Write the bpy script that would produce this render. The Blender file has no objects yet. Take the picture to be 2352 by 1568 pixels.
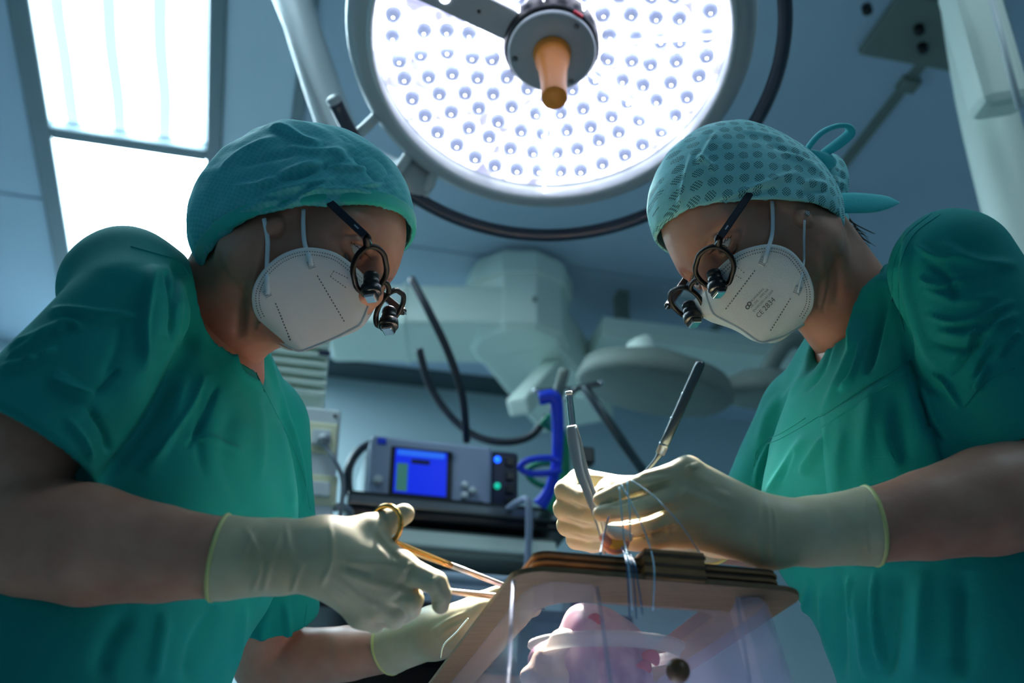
import bpy, bmesh, math, random
import numpy as np
from mathutils import Vector, Matrix
from mathutils.bvhtree import BVHTree

# ------------------------------------------------------------------ camera, world, exposure
FPX = 2613.0                      # focal length in pixels of the 2352-wide frame
PITCH = math.radians(30)
CAMP = np.array([0, 0, .78])
FW = np.array([0, math.cos(PITCH), math.sin(PITCH)]); RT = np.array([1., 0, 0])
UP = np.array([0, -math.sin(PITCH), math.cos(PITCH)])
scene = bpy.context.scene
col = scene.collection
cd = bpy.data.cameras.new('camera'); cam = bpy.data.objects.new('camera', cd); col.objects.link(cam)
cam.location = CAMP; cam.rotation_euler = (math.radians(90) + PITCH, 0, 0)
cd.sensor_width = 36.0; cd.lens = 36.0 * FPX / 2352.0; cd.clip_start = .01
cd.dof.use_dof = True; cd.dof.focus_distance = 1.13; cd.dof.aperture_fstop = 4.6
scene.camera = cam
world = bpy.data.worlds.new('world'); scene.world = world; world.use_nodes = True
bg = world.node_tree.nodes['Background']
bg.inputs[0].default_value = (.36, .70, 1.0, 1); bg.inputs[1].default_value = .115
scene.view_settings.view_transform = 'Standard'; scene.view_settings.look = 'None'
scene.view_settings.exposure = 0.32; scene.view_settings.gamma = 1.0
scene.view_settings.use_curve_mapping = False
cy = scene.cycles
cy.max_bounces = 6; cy.diffuse_bounces = 4; cy.glossy_bounces = 3; cy.transmission_bounces = 4; cy.transparent_max_bounces = 8; cy.caustics_reflective = False; cy.caustics_refractive = False; cy.sample_clamp_indirect = 4
rnd = random.Random(7); rng = np.random.default_rng(7)

# ------------------------------------------------------------------ helpers
def P(x, y, d): return CAMP + d * (FW + (x - 1176) / FPX * RT - (y - 784) / FPX * UP)
def proj(V):
    q = np.asarray(V) - CAMP; d = q @ FW
    return 1176 + FPX * (q @ RT) / d, 784 - FPX * (q @ UP) / d, d
AX = np.array([-.237, .9715, 0]); AX /= np.linalg.norm(AX)      # room axis, away from the camera
BX = np.array([AX[1], -AX[0], 0]); ZX = np.array([0, 0, 1.])
def RM(b, a, z): return BX * b + AX * a + ZX * z               # room coordinates
def hit(x, y, p0, n):
    d = P(x, y, 1) - CAMP; return CAMP + d * (((np.asarray(p0) - CAMP) @ n) / (d @ n))
def onz(x, y, z): return hit(x, y, (0, 0, z), ZX)
def ona(x, y, a): return hit(x, y, AX * a, AX)
def nrm(v): v = np.asarray(v, float); return v / np.linalg.norm(v)

def lin(c):
    c = np.asarray(c, float) / 255.0
    return tuple(np.where(c <= .04045, c / 12.92, ((c + .055) / 1.055) ** 2.4)) + (1.0,)
MATS = {}
def mat(name, rgb, rough=.5, metal=0, noise=None, bump=None, spec=.5, emit=None, alpha=1, trans=0, ior=1.45, sss=0, sheen=0, coat=0):
    """procedural principled material; noise=(scale, amount) mottles the colour, bump=(scale, strength, dist)"""
    m = bpy.data.materials.new(name); m.use_nodes = True; nt = m.node_tree; N = nt.nodes; L = nt.links
    b = N['Principled BSDF']; c = lin(rgb)
    b.inputs['Base Color'].default_value = c; b.inputs['Roughness'].default_value = rough
    b.inputs['Metallic'].default_value = metal; b.inputs['Specular IOR Level'].default_value = spec
    b.inputs['Alpha'].default_value = alpha; b.inputs['Transmission Weight'].default_value = trans; b.inputs['IOR'].default_value = ior
    b.inputs['Sheen Weight'].default_value = sheen; b.inputs['Coat Weight'].default_value = coat
    if sss:
        b.inputs['Subsurface Weight'].default_value = sss; b.inputs['Subsurface Scale'].default_value = .008
        b.inputs['Subsurface Radius'].default_value = (1, .4, .25)
    if emit:
        b.inputs['Emission Color'].default_value = lin(emit[0]); b.inputs['Emission Strength'].default_value = emit[1]
    tc = N.new('ShaderNodeTexCoord')
    if noise:
        nz = N.new('ShaderNodeTexNoise'); nz.inputs['Scale'].default_value = noise[0]; nz.inputs['Detail'].default_value = 4
        L.new(tc.outputs['Object'], nz.inputs['Vector'])
        mx = N.new('ShaderNodeMix'); mx.data_type = 'RGBA'
        lo = tuple(max(0, v * (1 - noise[1])) for v in c[:3]) + (1,); hi = tuple(min(1, v * (1 + noise[1])) for v in c[:3]) + (1,)
        mx.inputs[6].default_value = lo; mx.inputs[7].default_value = hi
        L.new(nz.outputs['Fac'], mx.inputs[0]); L.new(mx.outputs[2], b.inputs['Base Color'])
    if bump:
        n2 = N.new('ShaderNodeTexNoise'); n2.inputs['Scale'].default_value = bump[0]; n2.inputs['Detail'].default_value = 3
        L.new(tc.outputs['Object'], n2.inputs['Vector'])
        bp = N.new('ShaderNodeBump'); bp.inputs['Strength'].default_value = bump[1]; bp.inputs['Distance'].default_value = bump[2]
        L.new(n2.outputs['Fac'], bp.inputs['Height']); L.new(bp.outputs['Normal'], b.inputs['Normal'])
    MATS[name] = m
    return m

def wloc(o):
    l = np.array(o.location)
    while o.parent: o = o.parent; l = l + np.array(o.location)
    return l
def tag(o, label=None, cat=None, group=None, kind=None):
    for k, v in (('label', label), ('category', cat), ('group', group), ('kind', kind)):
        if v: o[k] = v
    return o
def empty(name, loc, label=None, cat=None, group=None):
    o = bpy.data.objects.new(name, None); col.objects.link(o); o.location = tuple(loc); o.empty_display_size = .05
    return tag(o, label, cat, group)
def obj(name, V, F, m, parent=None, smooth=True, origin=None):
    """one mesh object from world-space vertices"""
    V = np.asarray(V, float)
    org = wloc(parent) if parent else (np.asarray(origin, float) if origin is not None else np.array([V[:, 0].mean(), V[:, 1].mean(), V[:, 2].min()]))
    me = bpy.data.meshes.new(name); me.from_pydata((V - org).tolist(), [], F.tolist() if hasattr(F, 'tolist') else F)
    if isinstance(m, (list, tuple)):
        for q in m: me.materials.append(q)
    elif m: me.materials.append(m)
    if smooth: me.polygons.foreach_set('use_smooth', [True] * len(me.polygons))
    me.update()
    o = bpy.data.objects.new(name, me); col.objects.link(o)
    if parent: o.parent = parent
    else: o.location = tuple(org)
    return o
def merge(*vf):
    V = []; F = []; n = 0
    for v, f in vf:
        V.append(np.asarray(v, float)); F += [tuple(int(i) + n for i in q) for q in f]; n += len(v)
    return np.vstack(V), F
def fix(V, F):
    """recalculate outward normals"""
    bm = bmesh.new(); vs = [bm.verts.new(tuple(v)) for v in V]
    for f in F:
        try: bm.faces.new([vs[i] for i in f])
        except ValueError: pass
    bmesh.ops.recalc_face_normals(bm, faces=bm.faces); bm.verts.index_update()
    o = [tuple(v.index for v in f.verts) for f in bm.faces]; bm.free(); return V, o
def box(c, size, ax=None, bev=0.0, seg=2):
    """bevelled box; ax = three row axes (defaults to room axes b, a, z)"""
    ax = np.array([BX, AX, ZX]) if ax is None else np.asarray(ax)
    bm = bmesh.new(); bmesh.ops.create_cube(bm, size=1.0)
    for v in bm.verts: v.co = Vector((v.co.x * size[0], v.co.y * size[1], v.co.z * size[2]))
    if bev > 0: bmesh.ops.bevel(bm, geom=bm.edges[:], offset=min(bev, min(size) * .45), segments=seg, affect='EDGES', profile=.5)
    bm.verts.index_update()
    V = np.array([v.co[:] for v in bm.verts]) @ ax + np.asarray(c, float); F = [tuple(v.index for v in f.verts) for f in bm.faces]; bm.free()
    return V, F
def rbox(b0, b1, a0, a1, z0, z1, bev=0.0):
    return box(RM((b0 + b1) / 2, (a0 + a1) / 2, (z0 + z1) / 2), (abs(b1 - b0), abs(a1 - a0), abs(z1 - z0)), None, bev)
def smooth_path(pts, n=8):
    p = np.asarray(pts, float)
    if len(p) < 3: return p
    q = np.vstack([2 * p[0] - p[1], p, 2 * p[-1] - p[-2]]); out = []
    for i in range(1, len(q) - 2):
        a, b, c, d = q[i - 1:i + 3]
        for t in np.linspace(0, 1, n, endpoint=False):
            out.append(.5 * (2 * b + (c - a) * t + (2 * a - 5 * b + 4 * c - d) * t * t + (3 * b - a - 3 * c + d) * t ** 3))
    out.append(p[-1]); return np.array(out)
def tube(pts, r, seg=10, n=8, cap=True, flat=1.0, ref=None, closed=False):
    """swept tube; r scalar or one radius per control point; flat squashes the section along the second normal"""
    p = np.asarray(pts, float)
    rr = np.full(len(p), r, float) if np.isscalar(r) else np.asarray(r, float)
    if n > 1 and len(p) > 2:
        if closed:
            p2 = np.vstack([p, p[:1]]); q = []
            m = len(p)
            for i in range(m):
                a, b, c, d = p[(i - 1) % m], p[i], p[(i + 1) % m], p[(i + 2) % m]
                for t in np.linspace(0, 1, n, endpoint=False):
                    q.append(.5 * (2 * b + (c - a) * t + (2 * a - 5 * b + 4 * c - d) * t * t + (3 * b - a - 3 * c + d) * t ** 3))
            rr = np.repeat(rr, n); p = np.array(q)
        else:
            rr = smooth_path(np.c_[rr, rr, rr], n)[:, 0]; p = smooth_path(p, n)
    m = len(p)
    if closed: T = np.roll(p, -1, 0) - np.roll(p, 1, 0)
    else:
        T = np.gradient(p, axis=0)
    T /= np.maximum(np.linalg.norm(T, axis=1), 1e-9)[:, None]
    a = np.asarray(ref, float) if ref is not None else (ZX if abs(T[0][2]) < .9 else np.array([1., 0, 0]))
    V = []
    for i in range(m):
        a = a - T[i] * (a @ T[i]); a /= np.linalg.norm(a); b = np.cross(T[i], a)
        for k in range(seg):
            w = 2 * math.pi * k / seg
            V.append(p[i] + rr[i] * (math.cos(w) * a + math.sin(w) * flat * b))
        if ref is not None: a = np.asarray(ref, float)
    F = []
    for i in range(m if closed else m - 1):
        j = (i + 1) % m
        for k in range(seg):
            k2 = (k + 1) % seg
            F.append((i * seg + k, i * seg + k2, j * seg + k2, j * seg + k))
    if cap and not closed:
        F.append(tuple(range(seg))[::-1]); F.append(tuple((m - 1) * seg + k for k in range(seg)))
    return np.array(V), F
def frame(n, ref=None):
    n = nrm(n); ref = np.asarray(ref if ref is not None else ((0, 0, 1) if abs(n[2]) < .9 else (1, 0, 0)), float)
    u = nrm(ref - n * (ref @ n)); v = np.cross(n, u); return u, v, n
def lathe(prof, c, n, seg=24, ref=None, a0=0, a1=2 * math.pi, cap=True):
    """prof = [(radius, height along n)]"""
    u, v, n = frame(n, ref); full = abs(a1 - a0 - 2 * math.pi) < 1e-6
    ang = np.linspace(a0, a1, seg, endpoint=not full); V = []
    for r, h in prof:
        for w in ang: V.append(np.asarray(c) + n * h + r * (math.cos(w) * u + math.sin(w) * v))
    F = []; S = len(ang)
    for i in range(len(prof) - 1):
        for k in range(S if full else S - 1):
            k2 = (k + 1) % S
            F.append((i * S + k, i * S + k2, (i + 1) * S + k2, (i + 1) * S + k))
    if full and cap:
        if prof[0][0] > 1e-6: F.append(tuple(range(S))[::-1])
        if prof[-1][0] > 1e-6: F.append(tuple((len(prof) - 1) * S + k for k in range(S)))
    return np.array(V), F
def grid_surf(G):
    """surface from an (n, m, 3) array of points"""
    n, m, _ = G.shape; F = []
    for i in range(n - 1):
        for j in range(m - 1): F.append((i * m + j, i * m + j + 1, (i + 1) * m + j + 1, (i + 1) * m + j))
    return G.reshape(-1, 3), F
def solid(G, t, N=None):
    """sheet of thickness t from a point grid"""
    du = np.gradient(G, axis=0); dv = np.gradient(G, axis=1)
    nn = np.cross(du, dv); nn /= np.maximum(np.linalg.norm(nn, axis=2), 1e-9)[..., None]
    n, m, _ = G.shape
    V = np.vstack([(G + nn * t / 2).reshape(-1, 3), (G - nn * t / 2).reshape(-1, 3)]); F = []
    K = n * m; ix = lambda i, j: i * m + j
    for i in range(n - 1):
        for j in range(m - 1):
            F.append((ix(i, j), ix(i, j + 1), ix(i + 1, j + 1), ix(i + 1, j))[::-1])
            F.append((K + ix(i, j), K + ix(i, j + 1), K + ix(i + 1, j + 1), K + ix(i + 1, j)))
    ring = [ix(0, j) for j in range(m)] + [ix(i, m - 1) for i in range(1, n)] + [ix(n - 1, j) for j in range(m - 2, -1, -1)] + [ix(i, 0) for i in range(n - 2, 0, -1)]
    for a, b in zip(ring, ring[1:] + ring[:1]): F.append((a, b, K + b, K + a))
    return fix(V, F)

# ------------------------------------------------------------------ implicit modelling (round cones, smooth unions, surface nets)
class Field:
    def __init__(s, lo, hi, h):
        s.lo = np.asarray(lo, float); s.h = h
        s.n = np.ceil((np.asarray(hi, float) - s.lo) / h).astype(int) + 1
        s.D = np.full(s.n, 1.0, np.float32)
    def win(s, lo, hi):
        i0 = np.clip(np.floor((lo - s.lo) / s.h).astype(int), 0, s.n - 1); i1 = np.clip(np.ceil((hi - s.lo) / s.h).astype(int) + 1, 1, s.n)
        if np.any(i1 <= i0): return None
        sl = tuple(slice(a, b) for a, b in zip(i0, i1))
        g = [(s.lo[k] + s.h * np.arange(i0[k], i1[k])).astype(np.float32) for k in range(3)]
        return sl, g[0][:, None, None], g[1][None, :, None], g[2][None, None, :]
    def put(s, sl, d, k, op):
        A = s.D[sl]; k = max(k, 1e-5)
        if op == 'sub': d = -d; h = np.maximum(k - np.abs(A - d), 0) / k; s.D[sl] = np.maximum(A, d) + h * h * k / 4
        else: h = np.maximum(k - np.abs(A - d), 0) / k; s.D[sl] = np.minimum(A, d) - h * h * k / 4
    def cone(s, a, b, ra, rb, k=.01, op='add', flat=None):
        """round cone a-b; flat=(axis, factor) squashes the section along axis"""
        a = np.asarray(a, float); b = np.asarray(b, float); R = max(ra, rb) * (1 if not flat else max(1, flat[1])) + k + 3 * s.h + .004
        w = s.win(np.minimum(a, b) - R, np.maximum(a, b) + R)
        if w is None: return
        sl, x, y, z = w; ba = b - a; L2 = max(float(ba @ ba), 1e-12)
        x = x - a[0]; y = y - a[1]; z = z - a[2]
        t = np.clip((x * ba[0] + y * ba[1] + z * ba[2]) / L2, 0, 1)
        qx = x - t * ba[0]; qy = y - t * ba[1]; qz = z - t * ba[2]
        q2 = qx * qx + qy * qy + qz * qz
        if flat:
            n = nrm(flat[0]); e = qx * n[0] + qy * n[1] + qz * n[2]; q2 = q2 + e * e * (1 / flat[1] ** 2 - 1)
        s.put(sl, np.sqrt(q2) - (ra + t * (rb - ra)), k, op)
    def chain(s, pts, rs, k=.006, **kw):
        for i in range(len(pts) - 1): s.cone(pts[i], pts[i + 1], rs[i], rs[i + 1], k, **kw)
    def ell(s, c, rad, axes, k=.01, op='add'):
        c = np.asarray(c, float); ax = np.asarray(axes, float); R = max(rad) + k + 3 * s.h + .004
        w = s.win(c - R, c + R)
        if w is None: return
        sl, x, y, z = w; x = x - c[0]; y = y - c[1]; z = z - c[2]; q = 0; g = 0
        for i in range(3):
            e = (x * ax[i][0] + y * ax[i][1] + z * ax[i][2]); q = q + (e / rad[i]) ** 2; g = g + (e / rad[i] ** 2) ** 2
        q = np.sqrt(q); g = np.sqrt(g) + 1e-9
        s.put(sl, np.maximum(q * (q - 1) / g, -min(rad)), k, op)
    def half(s, p, n, k=.003):
        """remove everything on the +n side of the plane"""
        w = s.win(s.lo, s.lo + s.n * s.h); sl, x, y, z = w; p = np.asarray(p); n = nrm(n)
        s.put(sl, -((x - p[0]) * n[0] + (y - p[1]) * n[1] + (z - p[2]) * n[2]), k, 'sub')
    def mesh(s, off=0.0):
        D = s.D - np.float32(off) if off else s.D
        S = (D < 0); n = np.array(D.shape)
        c = np.zeros(n - 1, np.uint8)
        for i in (0, 1):
            for j in (0, 1):
                for k in (0, 1): c += S[i:n[0] - 1 + i, j:n[1] - 1 + j, k:n[2] - 1 + k]
        ids = np.flatnonzero((c > 0) & (c < 8)); del c
        I = np.stack(np.unravel_index(ids, n - 1), 1)
        cv = np.array([[i, j, k] for i in (0, 1) for j in (0, 1) for k in (0, 1)])
        val = np.stack([D[I[:, 0] + q[0], I[:, 1] + q[1], I[:, 2] + q[2]] for q in cv], 1).astype(float)
        acc = np.zeros((len(I), 3)); cnt = np.zeros(len(I))
        for p in range(8):
            for q in range(p + 1, 8):
                if np.abs(cv[p] - cv[q]).sum() != 1: continue
                m = (val[:, p] < 0) != (val[:, q] < 0); t = val[m, p] / (val[m, p] - val[m, q])
                acc[m] += cv[p] + t[:, None] * (cv[q] - cv[p]); cnt[m] += 1
        V = s.lo + s.h * (I + acc / cnt[:, None])
        F = []; st = np.array([(n[1] - 1) * (n[2] - 1), n[2] - 1, 1])
        for ax in range(3):
            a = [slice(1, -1)] * 3; b = [slice(1, -1)] * 3; a[ax] = slice(0, -1); b[ax] = slice(1, None)
            X = S[tuple(a)]; Y = S[tuple(b)]; e = np.argwhere(X != Y)
            if not len(e): continue
            flip = X[e[:, 0], e[:, 1], e[:, 2]]
            g = e.copy(); u, v = [(1, 2), (2, 0), (0, 1)][ax]
            for w in (u, v): g[:, w] += 1
            base = g @ st; f = np.stack([base, base - st[u], base - st[u] - st[v], base - st[v]], 1)
            f = np.searchsorted(ids, f); f[~flip] = f[~flip][:, ::-1]; F.append(f[:, ::-1])
        return V, np.vstack(F)[:, ::-1]
def vnormals(V, F):
    F = np.asarray(F); a = V[F[:, 2]] - V[F[:, 0]]; b = V[F[:, 3]] - V[F[:, 1]]; fn = np.cross(a, b)
    N = np.zeros_like(V)
    for k in range(4): np.add.at(N, F[:, k], fn)
    return N / np.maximum(np.linalg.norm(N, axis=1), 1e-12)[:, None]
def relax(V, F, it=2, w=.5):
    F = np.asarray(F); E = np.vstack([F[:, [0, 1]], F[:, [1, 2]], F[:, [2, 3]], F[:, [3, 0]]])
    cnt = np.bincount(E.ravel(), minlength=len(V)).astype(float)
    for _ in range(it):
        A = np.zeros_like(V)
        for k in range(3):
            A[:, k] = np.bincount(E[:, 0], V[E[:, 1], k], len(V)) + np.bincount(E[:, 1], V[E[:, 0], k], len(V))
        V = V + w * (A / np.maximum(cnt, 1)[:, None] - V)
    return V
def seg_dist(x, y, pts):
    best = np.full(len(x), 1e9); tt = np.zeros(len(x)); p = np.asarray(pts, float); n = len(p) - 1; side = np.zeros(len(x))
    for i in range(n):
        a, b = p[i][:2], p[i + 1][:2]; d = b - a; L2 = max(d @ d, 1e-9)
        t = np.clip(((x - a[0]) * d[0] + (y - a[1]) * d[1]) / L2, 0, 1)
        ex = x - a[0] - t * d[0]; ey = y - a[1] - t * d[1]; q = np.hypot(ex, ey)
        m = q < best; best[m] = q[m]; tt[m] = ((i + t) / n)[m]; side[m] = (np.sign(d[0] * ey - d[1] * ex) * q)[m]
    return best, tt, side
def sculpt(V, F, strokes):
    """raise (+) or press (-) folds along traced lines: (points, width in px, height in mm[, 'step'])"""
    N = vnormals(V, F); x, y, d = proj(V); view = (CAMP - V); view /= np.linalg.norm(view, axis=1)[:, None]
    face = np.clip((N * view).sum(1) * 3 + .3, 0, 1); D = np.zeros(len(V))
    for s in strokes:
        pts, w, amp = s[:3]; p = np.asarray(pts, float); mode = s[3] if len(s) > 3 else ''
        lo = p.min(0) - 3 * w; hi = p.max(0) + 3 * w
        m = np.flatnonzero((x > lo[0]) & (x < hi[0]) & (y > lo[1]) & (y < hi[1]) & (face > 0))
        if not len(m): continue
        q = smooth_path(np.c_[p, p[:, :1]], 4)[:, :2] if len(p) > 2 else p
        ds, t, sd = seg_dist(x[m], y[m], q)
        taper = np.clip(np.minimum(t, 1 - t) * 5, .0, 1) ** .7 if mode != 'full' else 1
        if mode == 'step': g = np.where(np.abs(sd) < 4 * w, np.exp(-np.maximum(sd, 0) ** 2 / (w * .25) ** 2) * np.exp(-np.minimum(sd, 0) ** 2 / (2.5 * w) ** 2), 0)
        else: g = np.exp(-(ds / w) ** 2)
        D[m] += amp * .001 * g * taper
    return V + N * (D * face)[:, None]
def wob(V, sc, seed=0):
    """cheap smooth noise, roughly -1..1"""
    r = np.random.default_rng(seed); o = np.zeros(len(V))
    for i in range(7):
        k = nrm(r.normal(size=3)) * sc * (.6 + .9 * r.random()); o += np.sin(V @ k + r.random() * 6.28)
    return o / 3.2

def uv_plane(o, fr, V):
    """planar fabric coordinates (metres) along a frame's forward and up axes"""
    me = o.data; uv = me.uv_layers.new(name='fabric'); li = np.zeros(len(me.loops), np.int32); me.loops.foreach_get('vertex_index', li)
    q = np.asarray(V) - fr.o; c = np.stack([q @ fr.f, q @ fr.u], 1)[li]; uv.data.foreach_set('uv', c.ravel())
# ------------------------------------------------------------------ materials of the room
mat('ceiling_paint', (190, 208, 226), .55, noise=(3, .05)); mat('ceiling_pale', (220, 234, 246), .55, noise=(3, .05)); mat('gap_dark', (60, 68, 76), .8)
mat('wall_paint', (196, 216, 222), .7, noise=(2, .06)); mat('floor_vinyl', (130, 150, 156), .4, noise=(6, .1))
mat('frame_grey', (120, 136, 144), .45, noise=(8, .06)); mat('pendant', (228, 240, 228), .45, noise=(4, .05)); mat('blind_dark', (66, 82, 88), .6, noise=(5, .1)); mat('pendant_dark', (122, 134, 126), .6, noise=(5, .1))
mat('white_enamel', (205, 212, 214), .35, noise=(5, .03)); mat('lamp_grey', (168, 178, 182), .4, noise=(5, .04)); mat('rail_dark', (30, 44, 62), .35, noise=(9, .1))
mat('steel', (190, 194, 198), .25, 1.0, noise=(30, .1)); mat('steel_satin', (205, 196, 190), .38, 1.0, noise=(30, .1)); mat('dark_steel', (95, 104, 108), .35, .9, noise=(30, .12)); mat('gold', (214, 168, 92), .22, 1.0, noise=(20, .1))
mat('black_plastic', (14, 17, 22), .35, noise=(20, .2)); mat('cable', (38, 46, 56), .5, noise=(20, .15)); mat('orange_grip', (232, 138, 48), .45, noise=(14, .06), sss=.1)
mat('hub_grey', (150, 156, 162), .45, noise=(20, .05)); mat('device_grey', (150, 162, 186), .45, noise=(10, .04)); mat('device_navy', (18, 26, 62), .4, noise=(10, .1))
mat('hose_blue', (20, 62, 220), .4, noise=(20, .1)); mat('hose_green', (10, 140, 96), .45, noise=(20, .1)); mat('socket_cream', (226, 224, 190), .45, noise=(10, .04))
mat('screen_blue', (10, 30, 160), .3, emit=((8, 44, 235), .6)); mat('screen_green', (40, 90, 80), .3, emit=((60, 120, 110), .5)); mat('screen_bar', (30, 80, 200), .3, emit=((40, 110, 240), .6))
mat('led_blue', (20, 80, 255), .3, emit=((20, 90, 255), 2.5)); mat('led_teal', (20, 160, 140), .3, emit=((20, 190, 160), .8)); mat('cloth_white', (180, 196, 214), .8, noise=(12, .1))
mat('led_ring', (250, 250, 255), .3, emit=((236, 241, 255), 2.4)); mat('led_dome', (150, 160, 190), .08, emit=((168, 182, 226), .58), coat=1); mat('led_dot', (255, 255, 255), .3, emit=((255, 255, 255), 9)); mat('led_groove', (160, 165, 190), .3, emit=((176, 186, 230), .62))

def refl():  # LED light on the lamp plate, painted in as patchy emission
    m = bpy.data.materials.new('reflector_glow'); m.use_nodes = True; N = m.node_tree.nodes; L = m.node_tree.links; b = N['Principled BSDF']
    tc = N.new('ShaderNodeTexCoord'); nz = N.new('ShaderNodeTexNoise'); nz.inputs['Scale'].default_value = 26; nz.inputs['Detail'].default_value = 2; L.new(tc.outputs['Object'], nz.inputs['Vector'])
    cr = N.new('ShaderNodeValToRGB'); e = cr.color_ramp.elements; e[0].position = .40; e[0].color = lin((178, 182, 224)); e[1].position = .60; e[1].color = (2.6, 2.7, 3.0, 1)
    L.new(nz.outputs['Fac'], cr.inputs['Fac']); L.new(cr.outputs['Color'], b.inputs['Emission Color']); b.inputs['Emission Strength'].default_value = 1.0; b.inputs['Base Color'].default_value = (.7, .7, .8, 1); MATS['reflector_glow'] = m
refl()
mat('label_dark', (70, 80, 90), .6, noise=(20, .05)); mat('red_mark', (230, 40, 70), .5, noise=(20, .05))
def glow_panel(name, stripes):
    m = bpy.data.materials.new(name); m.use_nodes = True; N = m.node_tree.nodes; L = m.node_tree.links; b = N['Principled BSDF']
    b.inputs['Base Color'].default_value = (.9, .95, 1, 1); b.inputs['Roughness'].default_value = .4
    tc = N.new('ShaderNodeTexCoord'); wv = N.new('ShaderNodeTexWave'); wv.bands_direction = 'X'; wv.inputs['Scale'].default_value = stripes[0]
    wv.inputs['Distortion'].default_value = .6; wv.inputs['Detail'].default_value = 1; wv.inputs['Phase Offset'].default_value = 1.2
    mp = N.new('ShaderNodeMapping'); mp.inputs['Rotation'].default_value = (0, 0, -.2393); L.new(tc.outputs['Object'], mp.inputs['Vector']); L.new(mp.outputs['Vector'], wv.inputs['Vector'])
    cr = N.new('ShaderNodeValToRGB'); e = cr.color_ramp.elements
    e[0].position = .16; e[0].color = stripes[1]; e[1].position = .42; e[1].color = (.66, .90, 1, 1)
    L.new(wv.outputs['Fac'], cr.inputs['Fac']); L.new(cr.outputs['Color'], b.inputs['Emission Color']); b.inputs['Emission Strength'].default_value = stripes[2]
    MATS[name] = m
glow_panel('tube_panel', (2.4, (.024, .033, .045, 1), 20.0)); glow_panel('diffuser', (2.6, (.6, .86, 1, 1), 18.0))
glow_panel('fill_panel', (2.6, (.6, .86, 1, 1), 4.5))
M = MATS
ZC = 3.0; AW = 4.2
# ------------------------------------------------------------------ the room
def struct(name, vf, m, parent=None, origin=None):
    o = obj(name, vf[0], vf[1], m, parent, smooth=False, origin=origin)
    if not parent: o['kind'] = 'structure'
    return o
struct('floor', rbox(-2.6, 3.4, -1.6, AW + .1, -.1, 0), M['floor_vinyl'])
struct('wall_back', rbox(-2.6, 3.4, AW, AW + .1, 0, ZC + .1), M['wall_paint'])
struct('wall_left', rbox(-2.7, -2.6, -1.6, AW + .1, 0, ZC + .1), M['wall_paint'])
struct('wall_right', rbox(3.4, 3.5, -1.6, AW + .1, 0, ZC + .1), M['wall_paint'])
ceil = struct('ceiling', rbox(-2.6, 3.4, -1.6, AW, ZC + .06, ZC + .12), M['gap_dark'])
def cpan(b0, b1, a0, a1, m, z=ZC): struct('ceiling_panel', rbox(b0, b1, a0, a1, z, z + .06, .004), m, ceil)
LB0, LB1 = -.765, -.215
for (a0, a1) in ((-1.6, .1), (.11, 1.7), (1.71, 3.2), (3.21, AW)):
    cpan(-2.6, -1.62, a0, a1, M['ceiling_paint']); cpan(-1.61, LB0, a0, a1, M['ceiling_paint'])
    cpan(LB1, -.02, a0, a1, M['ceiling_pale']); cpan(.012, 1.64, a0, a1, M['ceiling_paint'], ZC + .012); cpan(1.66, 3.4, a0, a1, M['ceiling_paint'], ZC + .012)
cpan(LB0, LB1, -1.6, 1.15, M['ceiling_paint'])
struct('trim_1', rbox(-.02, .012, -1.6, AW, ZC - .004, ZC + .03), M['frame_grey'])
struct('trim_2', rbox(1.635, 1.665, -1.6, AW, ZC + .004, ZC + .03), M['pendant_dark'])
for a in (1.2, 2.05, 2.75): struct('ceiling_clip', rbox(1.625, 1.68, a, a + .05, ZC - .008, ZC + .02, .004), M['pendant_dark'], ceil)
lt = empty('ceiling_light', RM((LB0 + LB1) / 2, 2.6, ZC), 'long recessed ceiling light with two bright white panes in a grey frame', 'ceiling light')
for (b0, b1, a0, a1) in ((LB0, -.705, 1.15, AW), (-.26, LB1, 1.15, AW), (-.705, -.26, 2.82, 2.875), (-.705, -.26, 1.15, 1.2), (-.705, -.26, 4.12, AW)):
    obj('frame_bar', *rbox(b0, b1, a0, a1, ZC - .012, ZC + .05, .006), M['frame_grey'], lt, False)
obj('light_pane', *rbox(-.705, -.26, 1.2, 2.82, ZC + .02, ZC + .03), M['tube_panel'], lt, False)
obj('light_pane', *rbox(-.705, -.26, 2.875, 4.12, ZC + .006, ZC + .016), M['diffuser'], lt, False)
# added fill light out of view, built like the visible fixture
NB0, NB1, NA0, NA1 = 1.0, 1.5, -.75, .95
fill_lamp = empty('ceiling_light', RM((NB0 + NB1) / 2, .1, ZC), 'added fill light panel in the ceiling above the near side, out of view', 'ceiling light')
for (q0, q1, a0, a1) in ((NB0, NB0 + .05, NA0, NA1), (NB1 - .05, NB1, NA0, NA1), (NB0, NB1, NA0, NA0 + .05), (NB0, NB1, NA1 - .05, NA1)): obj('frame_bar', *rbox(q0, q1, a0, a1, ZC - .012, ZC + .011, .004), M['frame_grey'], fill_lamp, False)
obj('light_pane', *rbox(NB0 + .05, NB1 - .05, NA0 + .05, NA1 - .05, ZC - .006, ZC + .006), M['fill_panel'], fill_lamp, False)
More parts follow.
